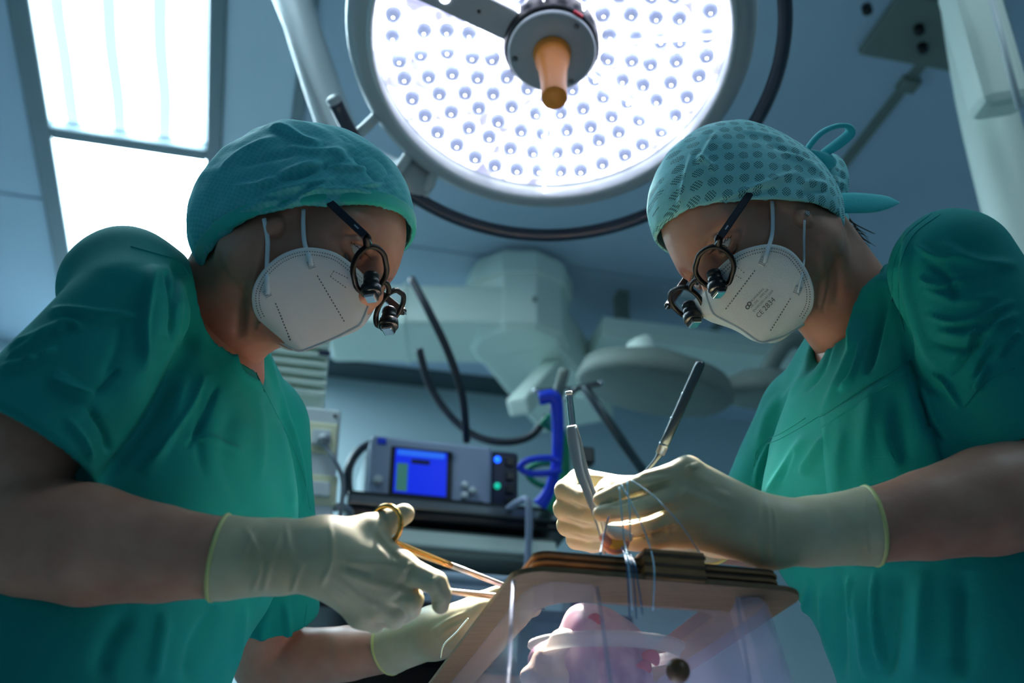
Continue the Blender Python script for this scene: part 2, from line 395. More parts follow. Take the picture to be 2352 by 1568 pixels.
# dark blind box and rail on the back wall
def rc(x, y, a): p = ona(x, y, a); return p @ BX, p[2]
AQ = AW - .14
b0, z0 = rc(560, 872, AQ); b1, z1 = rc(1195, 822, AQ)
o = obj('blind_box', *merge(rbox(b0, b1, AQ, AW, z1 - .05, min(z1 + .02, ZC - .002), .01), rbox(b0, b1 + .01, AQ - .02, AQ + .03, z1 - .10, z1 - .045, .008)), M['blind_dark']); tag(o, 'long dark blind box mounted high on the far wall', 'blind box')
b0, z0 = rc(1385, 760, 3.2); b1, z1 = rc(1950, 735, 3.2)
wr = empty('wall_channel', RM(b0, 3.3, z0), 'pale horizontal supply channel hung under the ceiling behind the boom', 'supply channel')
obj('body', *rbox(b0, b1, 3.2, 3.5, z0 - .02, z0 + .06, .01), M['pendant'], wr, False); obj('hanger', *rbox(b0 + .1, b0 + .14, 3.3, 3.36, z0 + .05, ZC + .02), M['pendant_dark'], wr, False); obj('cover_strip', *rbox(b0, b1, 3.19, 3.21, z0 + .0, z0 + .055, .004), M['pendant'], wr, False)

# ------------------------------------------------------------------ surgical lamp
LC = P(1267, 108, 1.76); LN = nrm((0.0, -.30, -.954)); LU, LV, _ = frame(LN, (1, 0, 0))
lamp = empty('surgical_lamp', LC, 'large round lit surgical lamp with an orange handle above the surgeons', 'surgical lamp')
def disc(r, w, h=0): return LC + LN * h + r * (math.cos(w) * LU + math.sin(w) * LV)
obj('housing', *fix(*lathe([(.286, -.004), (.300, -.002), (.317, -.018), (.322, -.04), (.305, -.075), (.2, -.105), (.001, -.115)], LC, LN, 96, LU, cap=False)), M['lamp_grey'], lamp)
obj('trim_ring', *fix(*lathe([(.276, -.02), (.276, .004), (.279, .008), (.284, .007), (.287, -.004)], LC, LN, 96, LU, cap=False)), M['white_enamel'], lamp)
obj('reflector_plate', *fix(*lathe([(.0, -.03), (.277, -.03)], LC, LN, 96, LU)), M['reflector_glow'], lamp)
# one LED pod: bright cup, bluish dome, bright point
def pod_mesh():
    V = []; F = []; mi = []
    for prof, k in (([(.0172, -.006), (.0168, .0), (.0160, .0012)], 0), ([(.0160, .0012), (.0153, .0006), (.0148, .0006)], 3), ([(.0148, .0006), (.0143, .0012), (.0134, .0006)], 0), ([(.0134, .0006), (.0128, .005), (.0106, .0088), (.0072, .0112), (.0019, .0122)], 1), ([(.0019, .0122), (.0012, .0130), (.0003, .0132)], 2)):
        v, f = lathe(prof, (0, 0, 0), (0, 0, 1), 20); f = [q for q in f if len(q) == 4]; n = len(V)
        V += list(v); F += [tuple(i + n for i in q) for q in f]; mi += [k] * len(f)
    me = bpy.data.meshes.new('led_lens'); me.from_pydata([tuple(v) for v in V], [], F)
    for k in ('led_ring', 'led_dome', 'led_dot', 'led_groove'): me.materials.append(M[k])
    me.polygons.foreach_set('material_index', mi); me.polygons.foreach_set('use_smooth', [True] * len(F)); me.update(); return me
pm = pod_mesh(); rot = Matrix((LU, LV, LN)).transposed().to_euler()
SP = math.radians(153)          # direction of the grey module strip, towards the upper left
for r, n, ph in ((.094, 15, .1), (.130, 21, .35), (.166, 27, .0), (.202, 33, .2), (.2435, 41, .05)):
    for i in range(n):
        w = ph + 2 * math.pi * i / n + rnd.uniform(-.015, .015); rr = r + rnd.uniform(-.004, .004)
        if abs(math.sin(w - SP)) * rr < .042 and math.cos(w - SP) > 0: continue
        o = bpy.data.objects.new('led_lens', pm); col.objects.link(o); o.parent = lamp
        o.location = tuple(disc(rr, w, -.022 + .0) - LC); o.rotation_euler = rot
for w in (.02, .9, 1.75, 2.3, 3.12, 4.65, 5.6):      # thin divider ribs between the modules, their brightness painted in as emission
    a, b = disc(.075, w, -.012), disc(.275, w + .04, -.012); t = nrm(b - a)
    obj('divider_rib', *box((a + b) / 2, (.2, .003, .02), (t, np.cross(LN, t), LN)), M['led_ring'], lamp, False)
t = math.cos(SP) * LU + math.sin(SP) * LV; c = disc(.17, SP, -.008)
st = obj('module_strip', *box(c, (.215, .052, .006), (t, np.cross(LN, t), LN), .002), M['hub_grey'], lamp, False)
for r, s in ((.125, .0), (.18, .004), (.21, -.006), (.245, .0)):
    q = disc(r, SP, -.005) + np.cross(LN, t) * s
    obj('strip_led', *fix(*lathe([(.0085 if r > .13 else .003, 0), (.0085 if r > .13 else .003, .002), (.001, .004)], q, LN, 14)), M['led_ring' if r > .13 else 'black_plastic'], st)
obj('hub', *fix(*lathe([(.074, -.03), (.074, .004), (.070, .010), (.066, .012)], LC, LN, 48, LU, cap=False)), M['black_plastic'], lamp)
hb = obj('hub_disc', *fix(*lathe([(.0655, .006), (.0655, .018), (.064, .020), (.026, .020)], LC, LN, 48, LU)), M['hub_grey'], lamp)
obj('hub_edge', *fix(*lathe([(.067, .004), (.068, .017), (.0655, .019)], LC, LN, 48, LU, cap=False)), M['white_enamel'], lamp)
for w in (.9, 3.3, -1.0): obj('screw', *fix(*lathe([(.0045, 0), (.0045, .002), (.002, .0035)], disc(.058, w, .0195), LN, 10)), M['dark_steel'], hb, False)
obj('status_mark', *box(disc(.0715, 1.0, .010), (.016, .004, .006), (disc(1, 1.0 + math.pi / 2) - LC, disc(1, 1.0) - LC, LN), .001), M['red_mark'], lamp, False)
hd = obj('handle', *fix(*lathe([(.0272, .018), (.0278, .024), (.026, .030), (.0262, .042), (.0255, .050), (.0225, .058), (.0215, .075), (.0195, .105), (.0190, .130), (.0192, .150), (.0185, .1535), (.001, .1540)], LC, LN, 36, LU)), M['orange_grip'], lamp)
obj('handle_collar', *fix(*lathe([(.029, .018), (.0295, .022), (.0285, .027), (.0268, .029)], LC, LN, 36, LU)), M['orange_grip'], hd)
# open rail around the head: from the rod end at left, under the lamp, to the right
rail = [disc(.355, w, .012) for w in np.linspace(math.radians(194), math.radians(415), 26)]
obj('grip_rail', *tube(rail, .0115, 12, 3), M['rail_dark'], lamp)
e = disc(.355, math.radians(194), .012); t = nrm(rail[0] - rail[1]); obj('rail_end_cap', *fix(*lathe([(.0118, -.004), (.0118, .003), (.008, .006), (.001, .0065)], e, t, 16)), M['lamp_grey'], lamp)
for w in (206, 222, 232, 330, 385):
    w = math.radians(w); obj('rail_bracket', *tube([disc(.312, w, -.03), disc(.335, w, -.005), disc(.352, w, .008)], .0095, 8, 3), M['white_enamel'], lamp)
# swivel arm carrying the lamp
arm = empty('lamp_arm', P(655, -90, 2.35), 'pale tubular ceiling arm reaching down behind the lamp', 'lamp arm')
obj('arm_tube', *tube([P(640, -110, 2.35), P(772, 290, 2.15), P(850, 400, 2.08)], .036, 20, 4), M['lamp_grey'], arm)
obj('arm_edge_strip', *tube([P(606, -60, 2.30), P(745, 285, 2.11)], .0035, 6, 1), M['white_enamel'], arm)
obj('arm_joint', *tube([P(820, 380, 2.05), P(905, 425, 2.0), P(960, 400, 1.93)], [.042, .048, .036], 18, 5), M['lamp_grey'], arm)
# the light it throws on the field
ld = bpy.data.lights.new('lamp_beam', 'SPOT'); lo = bpy.data.objects.new('lamp_beam', ld); col.objects.link(lo); lo.parent = lamp
ld.energy = 1800; ld.spot_size = math.radians(19); ld.spot_blend = .5; ld.shadow_soft_size = .16; ld.color = (1, .95, .89)
lo.location = tuple(LN * .17); FIELD = np.array([.035, 1.035, 1.13]); lo.rotation_euler = Vector(FIELD - LC - LN * .17).to_track_quat('-Z', 'Y').to_euler()

# ------------------------------------------------------------------ ceiling pendants (blurred background)
def at_z(x, y, z): return onz(x, y, z)
ZB = 2.70; KB = 1.27
pd = empty('supply_boom', at_z(1190, 740, ZB), 'large pale angular ceiling boom with two arms between the surgeons', 'ceiling boom')
c = at_z(1195, 742, ZB); p0 = at_z(740, 738, ZB); dirx = nrm((c - p0) * np.array([1, 1, 0]))
def beam(p, q, w, h, bev, m, name, par):
    t = nrm(q - p); s = nrm(np.cross(t, ZX)); u = np.cross(s, t)
    return obj(name, *box((p + q) / 2, (np.linalg.norm(q - p), w, h), (t, s, u), bev), m, par, False)
g = nrm(np.cross(ZX, dirx))       # pointing away from the camera
beam(p0 + g * .14 + ZX * .075, c + g * .14 + ZX * .075, .28, .15, .015, M['pendant'], 'cross_arm', pd)
beam(p0 + (c - p0) * .40 + g * .14 + ZX * .075, p0 + (c - p0) * .415 + g * .14 + ZX * .075, .288, .158, .004, M['pendant'], 'joint_band', pd)
hubc = c + g * .165
V, F = fix(*lathe([(.15, -.014), (.175, .004), (.175, .19), (.188, .20), (.188, .27), (.17, .295)], hubc, ZX, 10, dirx)); obj('hub_drum', V, F, M['pendant'], pd, False)
V, F = fix(*lathe([(.14, .28), (.14, ZC - ZB + .01)], hubc, ZX, 20)); obj('ceiling_column', V, F, M['pendant'], pd)
obj('bolt', *fix(*lathe([(.009, 0), (.009, .006), (.002, .008)], ona(1228, 688, (c - g * .02) @ AX), -g, 10)), M['pendant_dark'], pd)
dd = nrm((.416, .909, 0)); q0 = hubc + ZX * .03; q1 = at_z(1535, 905, ZB) * np.array([1, 1, 0]) + ZX * (ZB - .03); q1 = q0 + dd * ((q1 - q0) @ dd)
beam(q0 + ZX * .05, q1, .30, .20, .02, M['pendant'], 'boom_arm', pd)
beam(at_z(1275, 840, ZB - .02), at_z(1190, 935, ZB - .35), .07, .06, .01, M['pendant'], 'strut', pd)
l2 = at_z(1500, 905, 2.2)
ul = empty('unlit_lamp', l2, 'dull unlit second surgical lamp head hanging under the boom arm', 'surgical lamp')
obj('lamp_head', *fix(*lathe([(.20, .0), (.215, .015), (.20, .06), (.10, .10), (.05, .12)], l2, nrm((.2, -.2, 1)), 40)), M['pendant_dark'], ul)
obj('yoke', *tube([l2 + ZX * .08, l2 + ZX * .16 + np.array([-.03, 0, 0])], .04, 12, 1), M['pendant'], ul); obj('stem', *tube([l2 + ZX * .15 + np.array([-.03, 0, 0]), (l2 + q1) / 2 + ZX * .05, q1 - dd * .1], .022, 12, 4), M['pendant'], ul)
l3 = at_z(1760, 920, 2.24)
ul = empty('unlit_lamp', l3, 'dull unlit lamp head nearest the right surgeon, behind her chest', 'surgical lamp')
obj('lamp_head', *fix(*lathe([(.12, .0), (.135, .015), (.12, .05), (.08, .075), (.04, .085)], l3, nrm((.1, -.25, 1)), 40)), M['pendant_dark'], ul)
obj('yoke', *tube([l3 + ZX * .07, l3 + ZX * .2 + np.array([.1, 0, 0]), l3 + ZX * .22 + np.array([.3, .1, 0]), l3 + np.array([.34, .12, ZC - l3[2]])], .025, 12, 4), M['pendant_dark'], ul)
# right-hand pendant column
pr = empty('ceiling_pendant', onz(2150, 60, 2.98), 'pale sloping pendant tube hanging from the ceiling at upper right', 'ceiling pendant')
obj('pendant_tube', *tube([P(2205, -60, 2.5), P(2262, 230, 2.42), P(2352, 560, 2.3), P(2440, 900, 2.2)], [.05, .058, .064, .066], 20, 4), M['pendant'], pr)
q = [P(2215, -40, 2.3), P(2300, 255, 2.22)]; t = nrm(q[1] - q[0]); s = nrm(np.cross(t, FW)); obj('slide_cover', *box((q[0] + q[1]) / 2, (np.linalg.norm(q[1] - q[0]), .1, .09), (t, s, np.cross(t, s)), .02), M['pendant'], pr, False)
obj('bright_rail', *tube([P(2268, -40, 2.18), P(2342, 250, 2.1)], .0065, 8, 1), M['white_enamel'], pr)
pl = onz(2110, 75, 3.0); pp = obj('mounting_plate', *box(pl + np.array([0.03, 0, .0]), (.30, .22, .02), None, .004), M['pendant_dark'], pr, False)
for (x, y) in ((2110, 62), (2118, 105), (1990, 15)): obj('bolt', *fix(*lathe([(.014, 0), (.014, .02), (.006, .026)], onz(x, y, 2.99), -ZX, 10)), M['black_plastic'], pr)

# ------------------------------------------------------------------ equipment tower in the background
AE = 2.2
def eb(x0, y0, x1, y1, a, depth, bev, m, name, par, off=0):
    b0, z0 = rc(x0, y1, a); b1, _ = rc(x1, y1, a); _, z1 = rc((x0 + x1) / 2, y0, a); _, zz = rc((x0 + x1) / 2, y1, a)
    return obj(name, *rbox(b0, b1, a - off, a + depth, zz, z1, bev), m, par, False)
b0, z0 = rc(843, 1148, AE); b1, _ = rc(1130, 1150, AE); b2, _ = rc(1192, 1150, AE); _, z1 = rc(846, 996, AE)
dv = empty('electrosurgical_unit', RM((b0 + b1) / 2, AE, z0), 'grey electrosurgical unit with blue screen on a shelf', 'medical device')
cs = obj('case', *rbox(b0, b1, AE, AE + .22, z0, z1, .008), M['device_grey'], dv, False)
obj('case_side_rib', *rbox(b0 - .004, b0 + .004, AE + .03, AE + .2, z0 + .01, z1 - .02, .002), M['white_enamel'], dv, False)
obj('socket_panel', *rbox(b1, b2, AE + .004, AE + .21, z0 + .004, z1 - .006, .006), M['device_navy'], dv, False)
W = b1 - b0; H = z1 - z0
def face(u0, v0, u1, v1, m, name, par, t=.004, off=0): return obj(name, *rbox(b0 + u0 * W, b0 + u1 * W, AE - off - t, AE - off + .001, z1 - v1 * H, z1 - v0 * H, .001), m, par, False)
face(.165, .16, .665, .90, M['black_plastic'], 'screen_bezel', dv)
sc_ = face(.20, .20, .62, .86, M['screen_blue'], 'screen', dv, .003, .004)
face(.215, .21, .60, .30, M['screen_bar'], 'screen_bar', sc_, .001, .007); face(.215, .42, .305, .84, M['screen_green'], 'screen_menu', sc_, .001, .007); face(.33, .34, .48, .41, M['device_navy'], 'screen_text', sc_, .001, .007)
for (u, v, r) in ((.075, .70, .010), (.775, .66, .008), (.835, .735, .008), (.775, .82, .008)):
    obj('button', *fix(*lathe([(r, 0), (r, .008), (r * .7, .010), (.0005, .0102)], RM(b0 + u * W, AE, z1 - v * H), -AX, 16)), M['white_enamel'], dv)
face(.05, .05, .12, .14, M['hose_blue'], 'badge', dv); face(.80, .88, .93, .95, M['device_navy'], 'lettering_strip', dv)
for v, k in ((.19, 'led_blue'), (.60, 'led_teal')): obj('indicator_light', *fix(*lathe([(.007, 0), (.0065, .004), (.0005, .006)], RM(b1 + .012, AE + .004, z1 - v * H), -AX, 16)), M[k], dv)
for v in (.2, .42, .62, .82): obj('socket', *rbox(b1 + .03, b2 - .01, AE - .002, AE + .01, z1 - v * H - .012, z1 - v * H + .008, .002), M['black_plastic'], dv, False)
obj('carry_bar', *tube([RM(b0 + .03, AE + .1, z1), RM(b0 + .035, AE + .1, z1 + .025), RM(b0 + .09, AE + .1, z1 + .028), RM(b0 + .10, AE + .1, z1)], .008, 8, 5), M['cable'], dv)
sh = empty('equipment_shelf', RM((b0 + b2) / 2, AE + .15, z0 - .1), 'dark boom shelf with pale front edge carrying the grey unit', 'shelf')
bs0, bs1 = b0 - .045, b2 + .10
obj('shelf_board', *rbox(bs0, bs1, AE - .05, AE + .3, z0 - .05, z0, .006), M['black_plastic'], sh, False)
obj('shelf_rail', *rbox(bs0, bs1, AE - .06, AE - .04, z0 - .034, z0 - .012, .004), M['dark_steel'], sh, False)
obj('drawer_front', *rbox(bs0 - .02, bs1 - .03, AE - .03, AE + .3, z0 - .115, z0 - .06, .006), M['pendant_dark'], sh, False)
obj('drawer_lip', *rbox(bs0 - .02, bs1 - .03, AE - .04, AE - .028, z0 - .102, z0 - .07, .004), M['pendant'], sh, False)
obj('back_frame', *rbox(bs0 + .02, bs1 - .02, AE + .26, AE + .34, z0 - .9, z0 - .11, .006), M['black_plastic'], sh, False)
# pale folded cloths / trays on the lower shelf
lb0, lz0 = rc(985, 1345, 2.1); lb1, lz1 = rc(1195, 1290, 2.1)
obj('lower_board', *rbox(bs0 - .1, bs1 + .1, 2.08, 2.5, lz0 - .060, lz0 - .036, .004), M['black_plastic'], sh, False)
for bb in (bs0 - .09, bs1 + .08): obj('upright', *rbox(bb - .01, bb + .01, AE + .2, AE + .28, 0, z0 - .02, .004), M['black_plastic'], sh, False)
o = tag(obj('plastic_tray', *merge(rbox(lb0, lb1, 2.1, 2.35, lz0 - .035, lz0 + .02, .012), rbox(lb0 - .012, lb1 + .012, 2.09, 2.36, lz0 + .012, lz0 + .03, .006)), M['cloth_white']), 'pale plastic tray on the lower shelf behind the needle holder', 'tray')
# socket panel and louvred duct to the left of the unit
AL = 2.0
sb0, sz0 = rc(640, 1195, AL); sb1, sz1 = rc(785, 940, AL)
sp = empty('wall_socket_panel', RM((sb0 + sb1) / 2, AL, sz0), 'pale panel with two cream power sockets left of the unit', 'socket panel')
obj('panel', *rbox(sb0, sb1, AL, AL + .08, sz0, sz1, .006), M['white_enamel'], sp, False)
for (x0, y0, x1, y1) in ((700, 968, 772, 1040), (700, 1088, 772, 1158)):
    k = eb(x0, y0, x1, y1, AL - .004, .012, .004, M['socket_cream'], 'socket_plate', sp); eb(x0 + 14, y0 + 16, x1 - 14, y1 - 20, AL - .012, .01, .003, M['white_enamel'], 'socket_insert', k)
for x in (698, 770): obj('screw', *fix(*lathe([(.004, 0), (.003, .003), (.0005, .0035)], ona(x, 955, AL), -AX, 10)), M['dark_steel'], sp)
b0_, z0_ = rc(540, 930, AL + .06); b1_, z1_ = rc(768, 690, AL + .06)
lv = empty('louvred_column', RM((b0_ + b1_) / 2, AL + .1, z0_), 'pale pendant column with horizontal louvre slats behind the left mask', 'pendant column')
obj('column_body', *rbox(b0_, b1_, AL + .06, AL + .3, z0_, z1_ + .03, .008), M['pendant'], lv, False)
for i in range(11):
    z = z1_ - .012 - i * (z1_ - z0_ - .03) / 11
    obj('louvre_slat', *box(RM((b0_ + b1_) / 2, AL + .05, z), (b1_ - b0_ - .004, .030, .010), (BX, nrm(AX * .9 + ZX * .42), nrm(ZX * .9 - AX * .42)), .002), M['pendant'], lv, False)
obj('name_plate', *rbox(rc(735, 800, AL)[0], rc(762, 800, AL)[0], AL + .028, AL + .034, rc(740, 797, AL)[1], rc(740, 788, AL)[1], .001), M['device_navy'], lv, False)
pg = empty('power_plug', ona(740, 1010, AL - .02), 'grey power plug and lead in the upper cream socket', 'plug')
obj('plug_body', *fix(*lathe([(.012, 0), (.013, .015), (.008, .03), (.004, .04)], ona(742, 1012, AL - .008), nrm(-AX - ZX * .3), 12)), M['hub_grey'], pg)
obj('lead', *tube([ona(744, 1020, AL - .03), ona(770, 1060, AL - .04), ona(788, 1110, AL), ona(780, 1200, AL + .02)], .0045, 8), M['hub_grey'], pg)
# hanging cables
def cable(label, pts, r, m='cable', name='cable'): return tag(obj(name, *tube([P(*q) for q in pts], r, 10, 8), M[m]), label, 'cable')
cable('dark cable hanging from the boom straight down to the unit', [(945, 640, 2.4), (985, 715, 2.35), (1030, 810, 2.34), (1062, 910, 2.36), (1072, 1012, 2.42)], .0085)
cable('dark cable looping in a wide arc behind the unit', [(962, 800, 2.6), (985, 880, 2.6), (1030, 950, 2.6), (1090, 1000, 2.6), (1160, 1015, 2.6), (1220, 1000, 2.6), (1258, 955, 2.6)], .009)
cable('short dark cable curling beside the left end of the unit', [(812, 1172, 2.42), (800, 1120, 2.44), (803, 1070, 2.47), (830, 1030, 2.55), (870, 1015, 2.62)], .010)
cable('thin grey lead hanging from the shelf behind the hands', [(1165, 1170, 2.36), (1195, 1150, 2.30), (1214, 1160, 2.27), (1212, 1290, 2.27), (1200, 1430, 2.27)], .007, 'device_grey')
cable('grey lead bundle low beside the left surgeon', [(730, 1180, 2.16), (755, 1168, 2.12), (790, 1165, 2.14), (805, 1190, 2.2), (780, 1240, 2.25)], .008, 'hub_grey')
# breathing hoses
bh = tag(obj('breathing_hose', *merge(tube([P(*q) for q in ((1238, 915, 2.3), (1272, 912, 2.3), (1280, 950, 2.3), (1281, 1010, 2.3), (1277, 1070, 2.3), (1262, 1125, 2.3), (1240, 1160, 2.3))], [.014, .014, .013, .012, .011, .012, .016], 12)), M['hose_blue']), 'thick blue breathing hose standing upright beside the unit', 'hose')
tag(obj('breathing_hose', *tube([P(*q) for q in ((1285, 1062, 2.28), (1262, 1052, 2.28), (1215, 1056, 2.28), (1195, 1072, 2.28), (1215, 1086, 2.28), (1262, 1086, 2.28), (1290, 1078, 2.28))], .0065, 10), M['hose_blue']), 'thin blue hose coiled in a loop around the upright hose', 'hose')
tag(obj('breathing_hose', *tube([P(*q) for q in ((1250, 960, 2.34), (1288, 1000, 2.34), (1297, 1060, 2.34), (1290, 1120, 2.34), (1262, 1172, 2.34))], [.016, .012, .011, .012, .014], 10), M['hose_green']), 'green hose running behind the upright blue hose', 'hose')
tag(obj('breathing_hose', *tube([P(*q) for q in ((1290, 1075, 2.36), (1255, 1062, 2.36), (1216, 1075, 2.36), (1218, 1098, 2.36), (1250, 1116, 2.36), (1290, 1112, 2.36))], .0065, 10), M['hose_green']), 'thin green hose coiled below the blue loop', 'hose')
# drip stand top
ds = empty('drip_stand', P(1480, 1090, 2.5), 'metal drip stand with ball-ended hooks behind the far hand', 'drip stand')
obj('pole', *tube([P(1338, 885, 2.5), P(1400, 972, 2.5), P(1490, 1100, 2.5)], .011, 10, 1), M['dark_steel'], ds)
obj('hook_arm', *tube([P(1380, 880, 2.5), P(1350, 886, 2.5), P(1320, 895, 2.5), P(1300, 920, 2.5)], .007, 8), M['dark_steel'], ds)
obj('hook_arm', *tube([P(1230, 898, 2.5), P(1270, 893, 2.5), P(1330, 890, 2.5)], .0035, 8), M['dark_steel'], ds)
obj('pole_clamp', *box(P(1345, 1050, 2.5), (.035, .03, .04), None, .005), M['black_plastic'], ds, False)
for q in ((1231, 898, 2.5), (1380, 880, 2.5)): 
    V, F = fix(*lathe([(.0005, -.0075), (.0065, -.004), (.0078, 0), (.0065, .004), (.0005, .0075)], P(*q), ZX, 12)); obj('ball_end', V, F, M['steel'], ds)
beam_ = [P(1268, 960, 2.45), P(1296, 850, 2.4)]; obj('support_arm', *tube(beam_, .012, 10, 1), M['pendant_dark'], ds)
# ------------------------------------------------------------------ people
def skin_mat():
    m = bpy.data.materials.new('skin'); m.use_nodes = True; N = m.node_tree.nodes; L = m.node_tree.links; b = N['Principled BSDF']
    tc = N.new('ShaderNodeTexCoord'); n1 = N.new('ShaderNodeTexNoise'); n1.inputs['Scale'].default_value = 22; n1.inputs['Detail'].default_value = 5
    n2 = N.new('ShaderNodeTexNoise'); n2.inputs['Scale'].default_value = 420; n2.inputs['Detail'].default_value = 2
    cr = N.new('ShaderNodeValToRGB'); e = cr.color_ramp.elements; e[0].position = .3; e[0].color = lin((178, 122, 100)); e[1].position = .75; e[1].color = lin((204, 154, 130))
    L.new(tc.outputs['Object'], n1.inputs['Vector']); L.new(tc.outputs['Object'], n2.inputs['Vector']); L.new(n1.outputs['Fac'], cr.inputs['Fac']); L.new(cr.outputs['Color'], b.inputs['Base Color'])
    bp = N.new('ShaderNodeBump'); bp.inputs['Strength'].default_value = .25; bp.inputs['Distance'].default_value = .0006; L.new(n2.outputs['Fac'], bp.inputs['Height']); L.new(bp.outputs['Normal'], b.inputs['Normal'])
    b.inputs['Roughness'].default_value = .48; b.inputs['Subsurface Weight'].default_value = .18; b.inputs['Subsurface Scale'].default_value = .006; b.inputs['Subsurface Radius'].default_value = (1, .38, .22)
    MATS['skin'] = m
skin_mat()
def cloth_mat(name, rgb, weave, amp, rough=.85, blotch=.12, sheen=.3, crease=None):
    m = bpy.data.materials.new(name); m.use_nodes = True; N = m.node_tree.nodes; L = m.node_tree.links; b = N['Principled BSDF']; c = lin(rgb)
    tc = N.new('ShaderNodeTexCoord'); nz = N.new('ShaderNodeTexNoise'); nz.inputs['Scale'].default_value = 9; nz.inputs['Detail'].default_value = 5; L.new(tc.outputs['Object'], nz.inputs['Vector'])
    mx = N.new('ShaderNodeMix'); mx.data_type = 'RGBA'; mx.inputs[6].default_value = tuple(v * (1 - blotch) for v in c[:3]) + (1,); mx.inputs[7].default_value = tuple(v * (1 + blotch) for v in c[:3]) + (1,)
    L.new(nz.outputs['Fac'], mx.inputs[0]); L.new(mx.outputs[2], b.inputs['Base Color'])
    n2 = N.new('ShaderNodeTexNoise'); n2.inputs['Scale'].default_value = weave; n2.inputs['Detail'].default_value = 2; L.new(tc.outputs['Object'], n2.inputs['Vector'])
    bp = N.new('ShaderNodeBump'); bp.inputs['Strength'].default_value = .5; bp.inputs['Distance'].default_value = amp; L.new(n2.outputs['Fac'], bp.inputs['Height']); L.new(bp.outputs['Normal'], b.inputs['Normal'])
    if crease:
        n3 = N.new('ShaderNodeTexNoise'); n3.inputs['Scale'].default_value = crease[0]; n3.inputs['Detail'].default_value = 4; n3.inputs['Distortion'].default_value = 1.2; n3.noise_type = 'RIDGED_MULTIFRACTAL'; L.new(tc.outputs['Object'], n3.inputs['Vector'])
        b2 = N.new('ShaderNodeBump'); b2.inputs['Strength'].default_value = .6; b2.inputs['Distance'].default_value = crease[1]; L.new(n3.outputs['Fac'], b2.inputs['Height']); L.new(b2.outputs['Normal'], bp.inputs['Normal'])
    b.inputs['Roughness'].default_value = rough; b.inputs['Sheen Weight'].default_value = sheen; b.inputs['Specular IOR Level'].default_value = .25
    MATS[name] = m; return m
cloth_mat('scrub_teal', (2, 136, 132), 900, .0005, sheen=0, crease=(5.5, .006)); cloth_mat('scrub_seam', (2, 130, 126), 900, .0005, sheen=0)
cloth_mat('mask_white', (232, 234, 232), 700, .0004, .9, .02); cloth_mat('strap_white', (222, 232, 238), 300, .0002, .7, .03); cloth_mat('mask_edge', (222, 226, 226), 500, .0005, .9, .04)
cloth_mat('undershirt_black', (10, 12, 16), 500, .0004); cloth_mat('cap_band', (40, 182, 172), 700, .0005)
mat('weld_grey', (158, 166, 172), .8, noise=(90, .1)); mat('mask_print', (62, 70, 78), .8, noise=(90, .1)); mat('hair_brown', (62, 44, 34), .5, noise=(60, .3)); mat('eye_white', (225, 218, 212), .2, noise=(60, .04)); mat('iris', (70, 62, 50), .15, noise=(200, .3)); mat('pupil', (8, 8, 8), .1, noise=(50, .1))
mat('lens_glass', (235, 240, 245), .03, trans=1.0, ior=1.08, alpha=.35, noise=(5, .01)); mat('brow', (74, 54, 42), .7, noise=(120, .3)); mat('nylon_rim', (6, 6, 8), .5, spec=.2, noise=(30, .2)); mat('temple_blue', (16, 24, 40), .3, noise=(30, .15)); mat('crystal', (235, 240, 250), .02, .9, noise=(60, .3))
